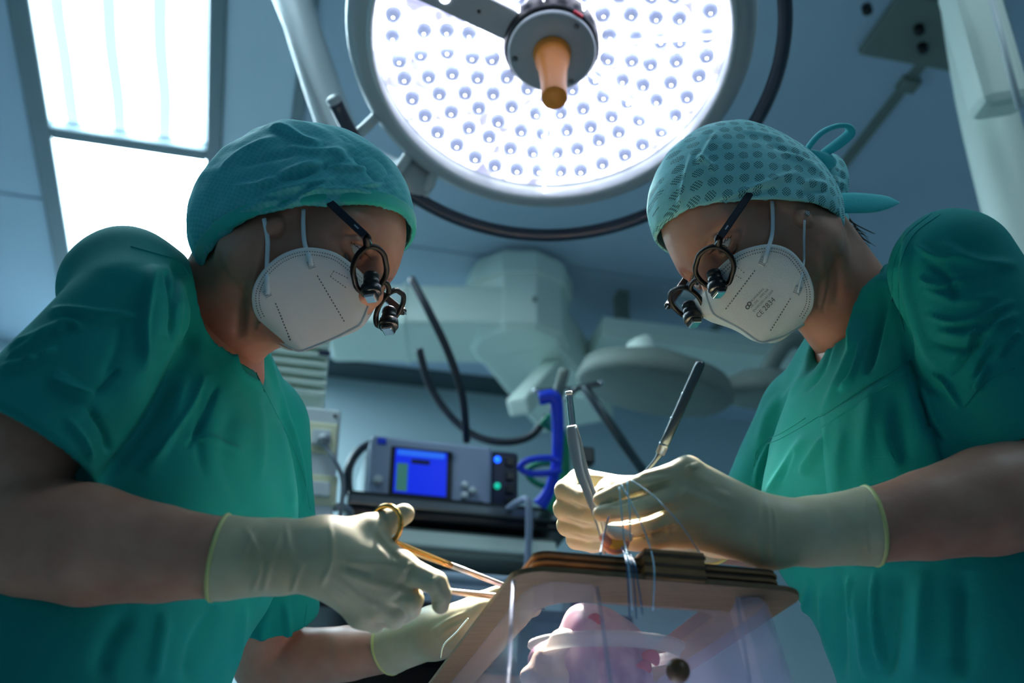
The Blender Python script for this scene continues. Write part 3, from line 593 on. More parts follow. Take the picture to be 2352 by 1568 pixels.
# cap fabrics: woven blotches on the left cap, groups of small holes on the right one
def cap_mat(name, c0, c1, holes):
    m = bpy.data.materials.new(name); m.use_nodes = True; N = m.node_tree.nodes; L = m.node_tree.links; b = N['Principled BSDF']
    tc = N.new('ShaderNodeTexCoord'); nz = N.new('ShaderNodeTexNoise'); nz.inputs['Scale'].default_value = 26; nz.inputs['Detail'].default_value = 6; nz.inputs['Roughness'].default_value = .7
    L.new(tc.outputs['Object'], nz.inputs['Vector'])
    mx = N.new('ShaderNodeMix'); mx.data_type = 'RGBA'; mx.inputs[6].default_value = lin(c0); mx.inputs[7].default_value = lin(c1)
    if holes:
        uv = N.new('ShaderNodeUVMap'); uv.uv_map = 'fabric'; mp = N.new('ShaderNodeMapping'); mp.inputs['Rotation'].default_value = (0, 0, .8); L.new(uv.outputs['UV'], mp.inputs['Vector'])
        v1 = N.new('ShaderNodeTexVoronoi'); v1.voronoi_dimensions = '2D'; v1.inputs['Scale'].default_value = 74; v1.inputs['Randomness'].default_value = .12; L.new(mp.outputs['Vector'], v1.inputs['Vector'])
        v2 = N.new('ShaderNodeTexVoronoi'); v2.voronoi_dimensions = '2D'; v2.inputs['Scale'].default_value = 560; v2.inputs['Randomness'].default_value = .0; L.new(uv.outputs['UV'], v2.inputs['Vector'])
        a = N.new('ShaderNodeMath'); a.operation = 'LESS_THAN'; a.inputs[1].default_value = .34; L.new(v1.outputs['Distance'], a.inputs[0])
        c = N.new('ShaderNodeMath'); c.operation = 'LESS_THAN'; c.inputs[1].default_value = .36; L.new(v2.outputs['Distance'], c.inputs[0])
        d = N.new('ShaderNodeMath'); d.operation = 'MULTIPLY'; L.new(a.outputs[0], d.inputs[0]); L.new(c.outputs[0], d.inputs[1])
        L.new(nz.outputs['Fac'], mx.inputs[0]); m2 = N.new('ShaderNodeMix'); m2.data_type = 'RGBA'; m2.inputs[7].default_value = lin((36, 88, 90)); L.new(mx.outputs[2], m2.inputs[6]); L.new(d.outputs[0], m2.inputs[0]); L.new(m2.outputs[2], b.inputs['Base Color'])
    else:
        uv = N.new('ShaderNodeUVMap'); uv.uv_map = 'fabric'; mp = N.new('ShaderNodeMapping'); mp.inputs['Scale'].default_value = (1, 1.5, 1); L.new(uv.outputs['UV'], mp.inputs['Vector']); wv = N.new('ShaderNodeTexVoronoi'); wv.voronoi_dimensions = '2D'; wv.inputs['Scale'].default_value = 190; wv.inputs['Randomness'].default_value = .2; L.new(mp.outputs['Vector'], wv.inputs['Vector'])
        mm = N.new('ShaderNodeMath'); mm.operation = 'MULTIPLY_ADD'; mm.inputs[1].default_value = .9; L.new(wv.outputs['Distance'], mm.inputs[0]); sb = N.new('ShaderNodeMath'); sb.operation = 'SUBTRACT'; sb.inputs[1].default_value = .25; L.new(nz.outputs['Fac'], sb.inputs[0]); L.new(sb.outputs[0], mm.inputs[2])
        L.new(mm.outputs[0], mx.inputs[0]); L.new(mx.outputs[2], b.inputs['Base Color'])
    n2 = N.new('ShaderNodeTexNoise'); n2.inputs['Scale'].default_value = 110; n2.inputs['Detail'].default_value = 4; L.new(tc.outputs['Object'], n2.inputs['Vector'])
    bp = N.new('ShaderNodeBump'); bp.inputs['Strength'].default_value = .5; bp.inputs['Distance'].default_value = .0015; L.new(n2.outputs['Fac'], bp.inputs['Height']); L.new(bp.outputs['Normal'], b.inputs['Normal'])
    b.inputs['Roughness'].default_value = .8; MATS[name] = m
cap_mat('cap_woven', (10, 164, 162), (92, 190, 200), False); cap_mat('cap_net', (104, 200, 204), (172, 230, 232), True); cloth_mat('cap_tie', (84, 210, 214), 500, .0006, .8, .15)
def glove_mat():
    m = bpy.data.materials.new('latex'); m.use_nodes = True; N = m.node_tree.nodes; L = m.node_tree.links; b = N['Principled BSDF']
    tc = N.new('ShaderNodeTexCoord'); n1 = N.new('ShaderNodeTexNoise'); n1.inputs['Scale'].default_value = 24; n1.inputs['Detail'].default_value = 4; L.new(tc.outputs['Object'], n1.inputs['Vector'])
    cr = N.new('ShaderNodeValToRGB'); e = cr.color_ramp.elements; e[0].position = .3; e[0].color = lin((194, 182, 146)); e[1].position = .7; e[1].color = lin((216, 208, 174)); L.new(n1.outputs['Fac'], cr.inputs['Fac']); L.new(cr.outputs['Color'], b.inputs['Base Color'])
    n2 = N.new('ShaderNodeTexNoise'); n2.inputs['Scale'].default_value = 60; n2.inputs['Detail'].default_value = 3; L.new(tc.outputs['Object'], n2.inputs['Vector'])
    bp = N.new('ShaderNodeBump'); bp.inputs['Strength'].default_value = .3; bp.inputs['Distance'].default_value = .0012; L.new(n2.outputs['Fac'], bp.inputs['Height']); L.new(bp.outputs['Normal'], b.inputs['Normal'])
    b.inputs['Roughness'].default_value = .5; b.inputs['Subsurface Weight'].default_value = .25; b.inputs['Subsurface Scale'].default_value = .006; b.inputs['Subsurface Radius'].default_value = (1, .6, .3); MATS['latex'] = m
glove_mat(); mat('latex_roll', (212, 212, 140), .5, noise=(20, .05), sss=.2)
M = MATS

class Frame:
    """local frame: forward f, lateral l (towards the far side), up u, origin o"""
    def __init__(s, o, far, pitch):
        s.o = np.asarray(o, float); s.l = nrm(far); lev = nrm(np.cross(s.l, ZX)); 
        if s.fwd_sign(lev) : pass
        s.lev = lev; p = math.radians(pitch)
        s.f = math.cos(p) * lev - math.sin(p) * ZX; s.u = math.cos(p) * ZX + math.sin(p) * lev
    def fwd_sign(s, v): return True
    def __call__(s, f, l, u): return s.o + s.f * f + s.l * l + s.u * u
    def at(s, x, y, l): return hit(x, y, s.o + s.l * l, s.l)
    def ax(s): return np.array([s.f, s.l, s.u])
    def loc(s, p): return np.array([(p - s.o) @ s.f, (p - s.o) @ s.l, (p - s.o) @ s.u])
class HeadFrame(Frame):
    def __init__(s, o, far, pitch, sgn):
        s.o = np.asarray(o, float); s.l = nrm(far); s.lev = nrm(np.cross(s.l, ZX)) * 1.0
        if s.lev[0] * sgn < 0: s.lev = -s.lev
        p = math.radians(pitch); s.f = math.cos(p) * s.lev - math.sin(p) * ZX; s.u = math.cos(p) * ZX + math.sin(p) * s.lev

def finish(F, relaxn=2, strokes=None, off=0.0, wobble=None):
    V, Q = F.mesh(off); V = relax(V, Q, relaxn, .5)
    if wobble:
        N = vnormals(V, Q)
        for sc, amp, sd in wobble: V = V + N * (wob(V, sc, sd) * amp)[:, None]
    if strokes: V = sculpt(V, Q, strokes)
    return V, Q

def head_field(Hd, nb, neck_r=.044, ef=.03, ey=.004, eu=-.014, bk=0.0):
    """head and neck"""
    c = Hd.o; R = .17; pts = np.array([c - R, c + R, nb - .09, nb + .09])
    F = Field(pts.min(0), pts.max(0), .0017); A = Hd.ax()
    F.ell(Hd(-.006 + bk, 0, .042), (.094 - bk, .073, .086), A, .01)
    F.ell(Hd(.036, 0, .045), (.056, .060, .058), A, .02)
    F.cone(Hd(.050, 0, .03), Hd(.048, 0, -.045), .046, .030, .03)
    for s in (-1, 1):
        F.cone(Hd(.010, s * .052, -.04), Hd(.060, s * .012, -.066), .017, .013, .03)
        F.cone(Hd(.008, s * .054, .0), Hd(.010, s * .052, -.045), .020, .019, .03)
        F.ell(Hd(.056, s * .040, -.006), (.026, .021, .018), A, .022)
        F.cone(Hd(.086, s * .012, .030), Hd(.072, s * .048, .030), .0095, .008, .02)
        F.ell(Hd(.093, s * .034, .013), (.014, .019, .012), A, .010, 'sub')
        F.ell(Hd(ey + .069, s * .032, .0135), (.0128, .0135, .0128), A, .003)
        F.ell(Hd(ey + .0765, s * .032, .0135), (.0126, .0126, .0126), A, .002, 'sub')
        up = [Hd(ey + .0805, s * .0175, .0145), Hd(ey + .0865, s * .025, .0222), Hd(ey + .0865, s * .034, .0232), Hd(ey + .0815, s * .043, .0190), Hd(ey + .075, s * .049, .012)]
        F.chain(up, [.0026, .0034, .0036, .0032, .0026], .003)
        lo = [Hd(ey + .0805, s * .0175, .0125), Hd(ey + .0855, s * .026, .0065), Hd(ey + .085, s * .034, .005), Hd(ey + .0805, s * .043, .0075), Hd(ey + .075, s * .049, .011)]
        F.chain(lo, [.0022, .0026, .0028, .0026, .0022], .004)
        F.ell(Hd(-.014 + ef, s * .0705, .012), (.015, .005, .026), A, .010)
        F.ell(Hd(-.004 + ef, s * .0745, eu), (.0088, .0080, .0112), A, .003)
    F.cone(Hd(.092, 0, .024), Hd(.108, 0, -.008), .0085, .010, .016)
    for s in (-1, 1): F.ell(Hd(.099, s * .010, -.018), (.011, .009, .008), A, .01)
    b0 = Hd(-.018, 0, -.03)
    F.cone(b0, nb, neck_r, neck_r + .004, .025)
    F.cone(Hd(-.050, 0, .0), nb - Hd.f * .022, .040, .042, .03)
    # neck tendon on the near side
    F.cone(Hd(-.02, -.052, -.035), nb + Hd.f * .042 - Hd.l * .012, .009, .008, .025)
    F.cone(Hd(.030, 0, -.06), nb + Hd.f * .03 + ZX * .02, .02, .022, .03)
    return F
def eyes(Hd, par, down=.35):
    for s in (-1, 1):
        c = Hd(.0795, s * .032, .0135); look = nrm(Hd.f * math.cos(down) - Hd.u * math.sin(down) + Hd.l * (-s) * .05)
        prof = [(.0122 * math.sin(t), .0122 * math.cos(t)) for t in np.linspace(math.pi, .02, 16)]
        e = obj('eyeball', *lathe(prof, c, look, 20), M['eye_white'], par)
        obj('iris', *lathe([(.0058, .0109), (.005, .0116), (.0022, .0123)], c, look, 20, cap=False), M['iris'], e); obj('pupil', *lathe([(.0024, .0123), (.0012, .0126), (.0001, .0127)], c, look, 16), M['pupil'], e)

def bvh(V, F): return BVHTree.FromPolygons([Vector(v) for v in V], [tuple(int(i) for i in f) for f in F])
def cast(tree, x, y, off=.0006):
    d = nrm(P(x, y, 1) - CAMP); h = tree.ray_cast(Vector(CAMP), Vector(d))
    if h[0] is None: return None
    n = np.array(h[1]); n = n if n @ d < 0 else -n
    return np.array(h[0]) + n * off, n
def patches(tree, quads, off=.0006, nu=3):
    """small raised marks laid on a surface; each quad = four pixel corners"""
    V = []; F = []
    for q in quads:
        q = np.asarray(q, float); pts = []
        for i in range(nu + 1):
            for j in (0, 1):
                t = i / nu; a = q[0] + (q[1] - q[0]) * t; b = q[3] + (q[2] - q[3]) * t; p = a + (b - a) * j; c = cast(tree, p[0], p[1], off)
                if c is None: break
                pts.append(c[0])
        if len(pts) < 2 * (nu + 1): continue
        n = len(V); V += pts
        for i in range(nu): F.append((n + 2 * i, n + 2 * i + 1, n + 2 * i + 3, n + 2 * i + 2))
    return np.array(V), F
def dash(p, q, w, on=.5, n=10):
    """dashes between two pixels"""
    p = np.asarray(p, float); q = np.asarray(q, float); t = (q - p) / n; s = nrm((t[0], t[1], 0))[:2]; s = np.array([-s[1], s[0]]) * w / 2; out = []
    for i in range(n):
        a = p + t * i; b = a + t * on; out.append((a - s, b - s, b + s, a + s))
    return out
def text_on(tree, txt, org, xdir, ydir, size, off=.0009):
    """flat lettering laid on a surface; org/xdir/ydir in pixels, size = px of one text unit"""
    cu = bpy.data.curves.new('lettering', 'FONT'); cu.body = txt; cu.size = 1.0; cu.resolution_u = 3
    o = bpy.data.objects.new('lettering', cu); col.objects.link(o); dg = bpy.context.evaluated_depsgraph_get(); me = bpy.data.meshes.new_from_object(o.evaluated_get(dg))
    P2 = np.array([v.co[:2] for v in me.vertices]); F = [tuple(p.vertices) for p in me.polygons]; bpy.data.objects.remove(o); bpy.data.curves.remove(cu); bpy.data.meshes.remove(me)
    V = []
    for a in P2:
        w = np.asarray(org, float) + np.asarray(xdir) * a[0] * size + np.asarray(ydir) * a[1] * size
        c = cast(tree, w[0], w[1], off); V.append(c[0] if c is not None else np.array([0, 0, -9.]))
    V = np.array(V); ok = V[:, 2] > -1; F = [f for f in F if all(ok[i] for i in f)]
    V[~ok] = V[ok][0] if ok.any() else 0
    return V, F

def mask_mesh(Hd, cheek, ridge, n=44, m=24, bulge=.010, stretch=None):
    """fold-flat respirator: cheek = [(x, y, l)], ridge = [(x, y)] in the face's mid plane, both from nose to chin"""
    C = np.array([Hd.at(x, y, l) for x, y, l in cheek]); R = np.array([Hd.at(x, y, 0) for x, y in ridge])
    def res(p):
        q = smooth_path(p, 12); s = np.r_[0, np.cumsum(np.linalg.norm(np.diff(q, axis=0), axis=1))]; t = np.linspace(0, s[-1], n)
        return np.stack([np.interp(t, s, q[:, k]) for k in range(3)], 1)
    C = res(C); R = res(R); G = np.zeros((n, m, 3)); s = np.linspace(0, 1, n)
    for j in range(m):
        t = j / (m - 1); w = math.sin(math.pi * t) ** .8 * bulge; prof = np.sin(np.pi * s) ** .6
        G[:, j] = C * (1 - t) + R * t - Hd.l[None] * (w * prof)[:, None]
    L = lambda X: X - 2 * ((X - Hd.o) @ Hd.l)[..., None] * Hd.l
    sc = (1 - .62 * np.clip((s - .35) / .5, 0, 1))[:, None, None]      # the far half folds in under the chin
    far = L(G)[:, ::-1]; dl = ((far - Hd.o) @ Hd.l)[..., None]; far = far - Hd.l * dl * (1 - sc); G = np.concatenate([G, far[:, 1:]], 1)
    return G, C, R
def seam(tree, pts, r, m, par, name='seam', off=.0, n=6, flat=1.0):
    q = smooth_path(np.c_[np.asarray(pts, float), np.zeros(len(pts))], n)[:, :2]; w = []
    for x, y in q:
        c = cast(tree, x, y, off)
        if c is not None: w.append(c[0])
    if len(w) > 2: return obj(name, *tube(w, r, 6, 1, flat=flat), m, par)
def sheet(tree, quad, off, t, n=14, m=14):
    a, b, c, d = [np.asarray(q, float) for q in quad]; G = np.zeros((n, m, 3))
    for i in range(n):
        for j in range(m):
            u, v = i / (n - 1), j / (m - 1); p = (a * (1 - v) + b * v) * (1 - u) + (d * (1 - v) + c * v) * u; h = cast(tree, p[0], p[1], off)
            if h is None: return None
            G[i, j] = h[0]
    return solid(G, t)
def mask_details(Hd, tree, tree2, mk, straps, clips, dashes, edge, R):
    for s_ in straps:
        w = []
        for x, y in s_:
            c = cast(tree2, x, y, .0036); w.append(c[0])
        obj('strap', *tube(w, .0021, 8, 6, flat=.6), M['strap_white'], mk)
    for (x, y, w, h, ang) in clips:
        c, q = math.cos(ang), math.sin(ang); quad = [(x - w * c + h * q, y - w * q - h * c), (x + w * c + h * q, y + w * q - h * c), (x + w * c - h * q, y + w * q + h * c), (x - w * c - h * q, y - w * q + h * c)]
        sh_ = sheet(tree, quad, .0012, .0012, 5, 5)
        if sh_: obj('strap_clip', *sh_, M['mask_edge'], mk)
        V, F = patches(tree, [[np.asarray(quad[0]) + (np.asarray(quad[3]) - quad[0]) * k, np.asarray(quad[1]) + (np.asarray(quad[2]) - quad[1]) * k, np.asarray(quad[1]) + (np.asarray(quad[2]) - quad[1]) * (k + .09), np.asarray(quad[0]) + (np.asarray(quad[3]) - quad[0]) * (k + .09)] for k in (.12, .34, .56, .78)], .0022)
        if len(V): tag(obj('clip_weld', V, F, M['weld_grey'], mk), kind='stuff')
    qs = []
    for d in dashes: qs += dash(*d)
    e = smooth_path(np.c_[np.asarray(edge, float), np.zeros(len(edge))], 10)[:, :2]; cen = e.mean(0); L = np.r_[0, np.cumsum(np.hypot(*np.diff(e, axis=0).T))]
    for ins in (9, 16):
        for t in np.arange(6, L[-1] - 6, 6.2):
            p = np.array([np.interp(t, L, e[:, 0]), np.interp(t, L, e[:, 1])]); g = np.array([np.interp(t + 2, L, e[:, 0]), np.interp(t + 2, L, e[:, 1])]) - p; g /= np.linalg.norm(g); nn = np.array([-g[1], g[0]]); nn = nn if nn @ (cen - p) > 0 else -nn
            p = p + nn * ins; qs.append((p - g * 1.3 - nn, p + g * 1.3 - nn, p + g * 1.3 + nn, p - g * 1.3 + nn))
    V, F = patches(tree, qs, .0014, 1); tag(obj('weld_marks', V, F, M['mask_print'], mk), kind='stuff')
    obj('edge_seam', *tube(R, .0028, 8, 1, flat=.35, ref=Hd.f), M['mask_edge'], mk)
def brow_lashes(Hd, par):
    for s in (-1, 1):
        obj('eyebrow', *tube([Hd(.0935, s * .014, .0335), Hd(.0925, s * .026, .038), Hd(.0865, s * .040, .0365), Hd(.0785, s * .050, .030)], [.0012, .0022, .002, .0008], 8, 6, flat=.5), M['brow'], par)
        V = []; F = []
        for k in range(9):
            t = k / 8; b = Hd(.093 - .010 * t * t, s * (.022 + .025 * t), .0185 - .004 * t); q = tube([b, b + Hd.f * .005 - Hd.u * .0022, b + Hd.f * .008 - Hd.u * .001 + Hd.l * s * .003 * t], [.0004, .0003, .0001], 5, 3); V.append(q)
        tag(obj('eyelashes', *merge(*V), M['brow'], par), kind='stuff')
# ------------------------------------------------------------------ builders shared by the two surgeons
def loupes(Hd, fc, uc, lab, back, w=.0245, h=.0190, rise=.012):
    """loupe spectacles; lens centres at forward fc, up uc; back = (f, l, u) where the temple meets the cap"""
    g = empty('loupe_glasses', Hd(fc, 0, uc), lab, 'glasses')
    tilt = math.radians(8); fu = Hd.u * math.cos(tilt) + Hd.f * math.sin(tilt)
    def lp(l, v): return Hd(fc - 2.2 * l * l, l, uc) + fu * v
    parts = []; rims = {}
    for s in (-1, 1):
        pts = []
        for k in range(20):
            t = 2 * math.pi * k / 20; c, q = math.cos(t), math.sin(t)
            x = w * np.sign(c) * abs(c) ** .85; y = h * np.sign(q) * abs(q) ** .82
            x *= 1 - .10 * (y < 0) * abs(y) / h
            pts.append(lp(s * (.0345 + x), y + (.002 if x > 0 else 0)))
        rims[s] = pts; parts.append(tube(pts, .0027, 8, 2, closed=True))
    parts.append(tube([lp(-.010, .006), lp(-.004, .0085), lp(.004, .0085), lp(.010, .006)], .0026, 8, 4))
    for s in (-1, 1): parts.append(tube([lp(s * .058, .012), lp(s * .0635, .0165), lp(s * .0665, .017)], [.003, .0042, .0038], 8, 4))
    obj('rim', *merge(*parts), M['nylon_rim'], g)
    for s in (-1, 1):
        c = lp(s * .0345, 0); ring = np.array(rims[s])
        V = np.vstack([[c + Hd.f * .0012], ring]); n = len(ring)
        obj('lens', V, [(0, 1 + i, 1 + (i + 1) % n) for i in range(n)], M['lens_glass'], g)
        a = lp(s * .0665, .017); b = Hd(back[0], s * back[1], back[2]); e = Hd(-.02, s * (abs(back[1]) + .001), back[2] + .012)
        t = nrm(b - a); u_ = nrm(Hd.u - t * (Hd.u @ t)); 
        tp = obj('temple', *merge(box((a + b) / 2, (np.linalg.norm(b - a), .0032, .0075), (t, np.cross(u_, t), u_), .001), tube([b, (b + e) / 2, e], .003, 8, 3)), M['temple_blue'], g, False)
        q = a + t * .012 - Hd.l * (-s) * -.0; obj('hinge_pin', *box(q + Hd.l * s * .0018, (.006, .0008, .0014), (t, np.cross(u_, t), u_)), M['steel'], tp, False)
        obj('corner_pin', *box(lp(s * .0625, .0155) + Hd.f * .0042, (.0065, .0012, .0012), (Hd.l, Hd.f, fu)), M['steel'], g, False)
        d = nrm(Hd.f * .52 - Hd.u * .85 - Hd.l * s * .06); c0 = c + d * .002 + Hd.f * .001 - Hd.l * s * .003
        bl = obj('loupe_barrel', *fix(*lathe([(.006, -.002), (.0072, 0), (.0072, .003), (.0064, .0035), (.0064, .005), (.0074, .0055), (.0074, .010), (.0066, .0105), (.0094, .012), (.0098, .0185), (.0088, .020)], c0, d, 22)), M['black_plastic'], g)
        pr = box(c0 + d * .0212, (.0155, .0125, .007), (Hd.l, nrm(np.cross(d, Hd.l)), d), .003)
        obj('prism_housing', *pr, M['black_plastic'], bl, False)
        obj('prism_glass', *box(c0 + d * .0245, (.0125, .0098, .002), (Hd.l, nrm(np.cross(d, Hd.l)), d), .0009), M['crystal'], bl, False)
    return g

def forearm(Fd, pts, k=.004, grow=0.0):
    J = [P(x, y, d) for x, y, d, r in pts]; R = [r + grow for *_, r in pts]
    Fd.chain(J, R, k)
def glove(person, name_side, arm, cut, cutn, palm, fingers, h=.0014, strokes=None, roll=None, web=None, flatdir=None):
    """latex glove over a hand: arm = cuff..wrist, palm = wrist->knuckle bars, fingers = chains (px, py, depth, r)"""
    allp = np.array([P(*q[:3]) for q in arm] + [P(*q[:3]) for f in fingers for q in f] + [P(*q[:3]) for b in palm for q in b])
    Fd = Field(allp.min(0) - .05, allp.max(0) + .05, h)
    forearm(Fd, arm, .004, .0018)
    for a, b in palm: Fd.cone(P(*a[:3]), P(*b[:3]), a[3], b[3] - .0012, .012)
    for (a, b) in (web or []): Fd.cone(P(*a[:3]), P(*b[:3]), a[3], b[3], .014)
    G = Field(allp.min(0) - .05, allp.max(0) + .05, h)
    for f in fingers:
        H = Field.__new__(Field); H.lo = G.lo; H.h = h; H.n = G.n; J = [P(*q[:3]) for q in f]
        mn = np.min(J, 0) - .03; mx = np.max(J, 0) + .03
        for i in range(len(J) - 1): G.cone(J[i], J[i + 1], f[i][3], f[i + 1][3], .0016)
    # fingers stay separate from each other but melt into the palm
    k = .006; A, B = Fd.D, G.D; hh = np.maximum(k - np.abs(A - B), 0) / k; Fd.D = np.minimum(A, B) - hh * hh * k / 4
    Fd.half(P(*cut), cutn, .001)
    V, Q = finish(Fd, 2, strokes)
    o = obj('glove', V, Q, M['latex'], person)
    # rolled cuff: where the forearm meets the cutting plane
    i = int(np.argmin([np.linalg.norm(P(*q[:3]) - P(*cut)) for q in arm])); a0 = P(*arm[max(i - 1, 0)][:3]); a1 = P(*arm[min(i + 1, len(arm) - 1)][:3]); ax = nrm(a1 - a0); u, v, _ = frame(ax); c = P(*cut); n = nrm(cutn); R = arm[i][3] + .0018; pts = []
    for w in np.linspace(0, 2 * math.pi, 36, endpoint=False):
        q = c + R * (math.cos(w) * u + math.sin(w) * v); q = q - ax * (((q - c) @ n) / (ax @ n)); pts.append(q)
    obj('cuff_roll', *tube(pts, .0021, 8, 1, closed=True), M['latex_roll'], o)
    return o

def torso_scrub(T, neck_a, neck_b, sleeves, lo, hi, h=.0026, bust=.03, vcut=None, strokes=None, extra=None, neck=(.050, .062), chest=.018, belly=(.02, .035, .16, .165)):
    Fd = Field(lo, hi, h); A = T.ax()
    Fd.cone(T(-.015, -.14, -.035), T(-.015, .14, -.035), .052, .052, .03)
    for s in (-1, 1): Fd.cone(T(-.02, s * .03, -.005), T(-.018, s * .13, -.03), .058, .052, .03)
    Fd.ell(T(chest, 0, -.16), (.108, .165, .15), A, .04)
    for s in (-1, 1): Fd.ell(T(chest + .05, s * .07, -.19), (.058 + bust * .3, .07, .075), A, .06)
    Fd.cone(T(belly[0], 0, -.22), T(belly[1], 0, -.75), belly[2], belly[3], .05, flat=(T.f, .72))
    if extra: extra(Fd)
    for (S, E, r0, r1, k) in sleeves:
        G = Field(lo, hi, h); t = nrm(E - S); ln = np.linalg.norm(E - S); G.cone(S, E, r0, r1, .005)
        w = G.win(E - .16, E + .16); sl, x, y, z = w
        G.put(sl, -((x - E[0]) * t[0] + (y - E[1]) * t[1] + (z - E[2]) * t[2]), .002, 'sub')
        G.cone(E + t * .03, E - t * min(.07, ln * .5), r1 - .0035, r1 - .011, .003, 'sub')
        hh = np.maximum(k - np.abs(Fd.D - G.D), 0) / k; Fd.D = np.minimum(Fd.D, G.D) - hh * hh * k / 4
    # openings
    Fd.cone(neck_a, neck_b, neck[0], neck[1], .004, 'sub')
    if vcut:
        for (a, b, ra, rb) in vcut: Fd.cone(a, b, ra, rb, .004, 'sub')
    return finish(Fd, 2, strokes, wobble=[(34, .0014, 3), (80, .0008, 5)])
def ring_path(T, c, n, tree_V, r, k=40): pass
HR_REF = {}
# ================================================================== surgeon on the left
HL = HeadFrame(P(663, 578, 1.12), (.17, .985, 0), 30, 1)
TL = HeadFrame(P(490, 765, 1.17), (.20, .98, 0), 12, 1)
pl_ = empty('person', (TL.o[0], TL.o[1], 0), 'surgeon at left in teal scrubs and woven cap holding the gold needle holder', 'person')
SL = P(290, 728, 1.0); EL = (-30, 1215, .90)
near_arm = [(290, 728, 1.0, .044), (130, 940, .945, .046), (-30, 1215, .905, .044), (70, 1228, .90, .048), (200, 1250, .895, .0475), (360, 1270, .892, .038), (510, 1280, .89, .0308), (640, 1278, .89, .0275), (745, 1274, .89, .0262)]
SLf = TL(-.01, .165, -.035)
far_arm = [None, (610, 1520, 1.40, .040), (700, 1512, 1.38, .036), (800, 1500, 1.36, .032), (895, 1488, 1.34, .0275), (1000, 1450, 1.30, .026)]
def body_left():
    global hdL; V1, F1 = finish(head_field(HL, TL.o + TL.u * -.02), 1, [([(612, 530), (590, 610), (578, 700), (570, 780)], 9, 2.5), ([(596, 620), (590, 700), (594, 740)], 4, -1.5), ([(560, 640), (548, 720), (545, 780)], 10, -2), ([(600, 735), (590, 765)], 5, 1.2)]); hdL = (V1, F1)
    A = TL.ax(); lo = np.array([-.62, .52, .70]); hi = np.array([.06, 1.55, 1.45])
    Fd = Field(lo, hi, .0034)
    Fd.cone(TL(-.015, -.13, -.04), TL(-.015, .13, -.04), .040, .040, .03); Fd.ell(TL(.012, 0, -.17), (.092, .145, .14), A, .04); Fd.cone(TL(.0, 0, -.2), TL(.01, 0, -.5), .135, .13, .04, flat=(TL.f, .70))
    Fd.cone(TL.o + TL.u * .02, TL(-.0, 0, -.08), .05, .07, .03)
    forearm(Fd, near_arm)
    J = [SLf] + [P(*q[:3]) for q in far_arm[1:]]; Fd.chain(J, [.046] + [q[3] for q in far_arm[1:]], .004)
    V2, F2 = finish(Fd, 2)
    V, F = merge((V1, F1), (V2, F2))
    return obj('body', V, F, M['skin'], pl_)
body_l = body_left(); eyes(HL, body_l, .22)
# scrub top; folds traced along the cloth
STL = [([(440, 640), (442, 760), (405, 850), (345, 960), (275, 1060), (228, 1112)], 16, -9.49), ([(345, 610), (352, 720), (318, 850), (275, 980)], 33, 6.32), ([(110, 715), (170, 722), (230, 732), (315, 728)], 11, 3.16), ([(20, 800), (90, 770), (160, 735)], 9, 5.37), ([(0, 845), (70, 832), (130, 800)], 8, 5.37),
  ([(120, 850), (180, 900), (215, 915)], 12, 3.16), ([(235, 880), (270, 800), (275, 740)], 11, -3.16), ([(520, 700), (545, 800), (600, 930)], 22, 5.27), ([(480, 650), (500, 760), (540, 900)], 14, 4.22), ([(420, 860), (400, 960), (330, 1090)], 19, 5.27), ([(540, 920), (520, 1050), (560, 1160)], 19, -4.22), ([(640, 960), (662, 1060), (672, 1180)], 12, 4.22),
  ([(470, 900), (455, 1000), (470, 1100)], 11, -3.16), ([(585, 900), (600, 1000), (590, 1120)], 12, 3.16), ([(500, 1390), (450, 1480), (430, 1568)], 19, -6.32), ([(620, 1380), (600, 1480), (610, 1568)], 14, 4.22), ([(655, 1370), (662, 1470), (660, 1568)], 9, 7.17), ([(560, 1380), (540, 1568)], 11, 4.22), ([(300, 1400), (250, 1480), (230, 1568)], 24, -6.32), ([(380, 1400), (350, 1568)], 16, 5.27), ([(400, 600), (410, 640), (405, 700)], 9, -5.37)]
STL += [([(118, 712), (230, 720), (315, 730)], 7, 5.1), ([(125, 772), (157, 743), (190, 756)], 7, 5.1), ([(13, 828), (70, 795), (131, 756)], 7, 5.1), ([(39, 858), (85, 824)], 6, 4.25), ([(111, 868), (160, 895), (216, 907)], 7, 5.1), ([(216, 907), (245, 880), (275, 848)], 6, -5.1), ([(354, 606), (325, 737), (318, 855)], 9, 6.8), ([(380, 620), (395, 700), (392, 780)], 8, -6.8), ([(150, 960), (190, 1010), (210, 1060)], 7, 5.1), ([(200, 930), (240, 990), (250, 1040)], 7, -5.1),
  ([(470, 860), (440, 930), (400, 990), (350, 1060)], 7, 5.95), ([(500, 880), (470, 960), (430, 1030)], 6, -5.1), ([(520, 800), (545, 860), (600, 900)], 6, 5.1), ([(430, 1000), (500, 1010), (560, 1040)], 6, 4.25), ([(600, 780), (640, 900), (680, 1040)], 6, 4.25), ([(660, 960), (690, 1060), (700, 1160)], 5, 4.25)]
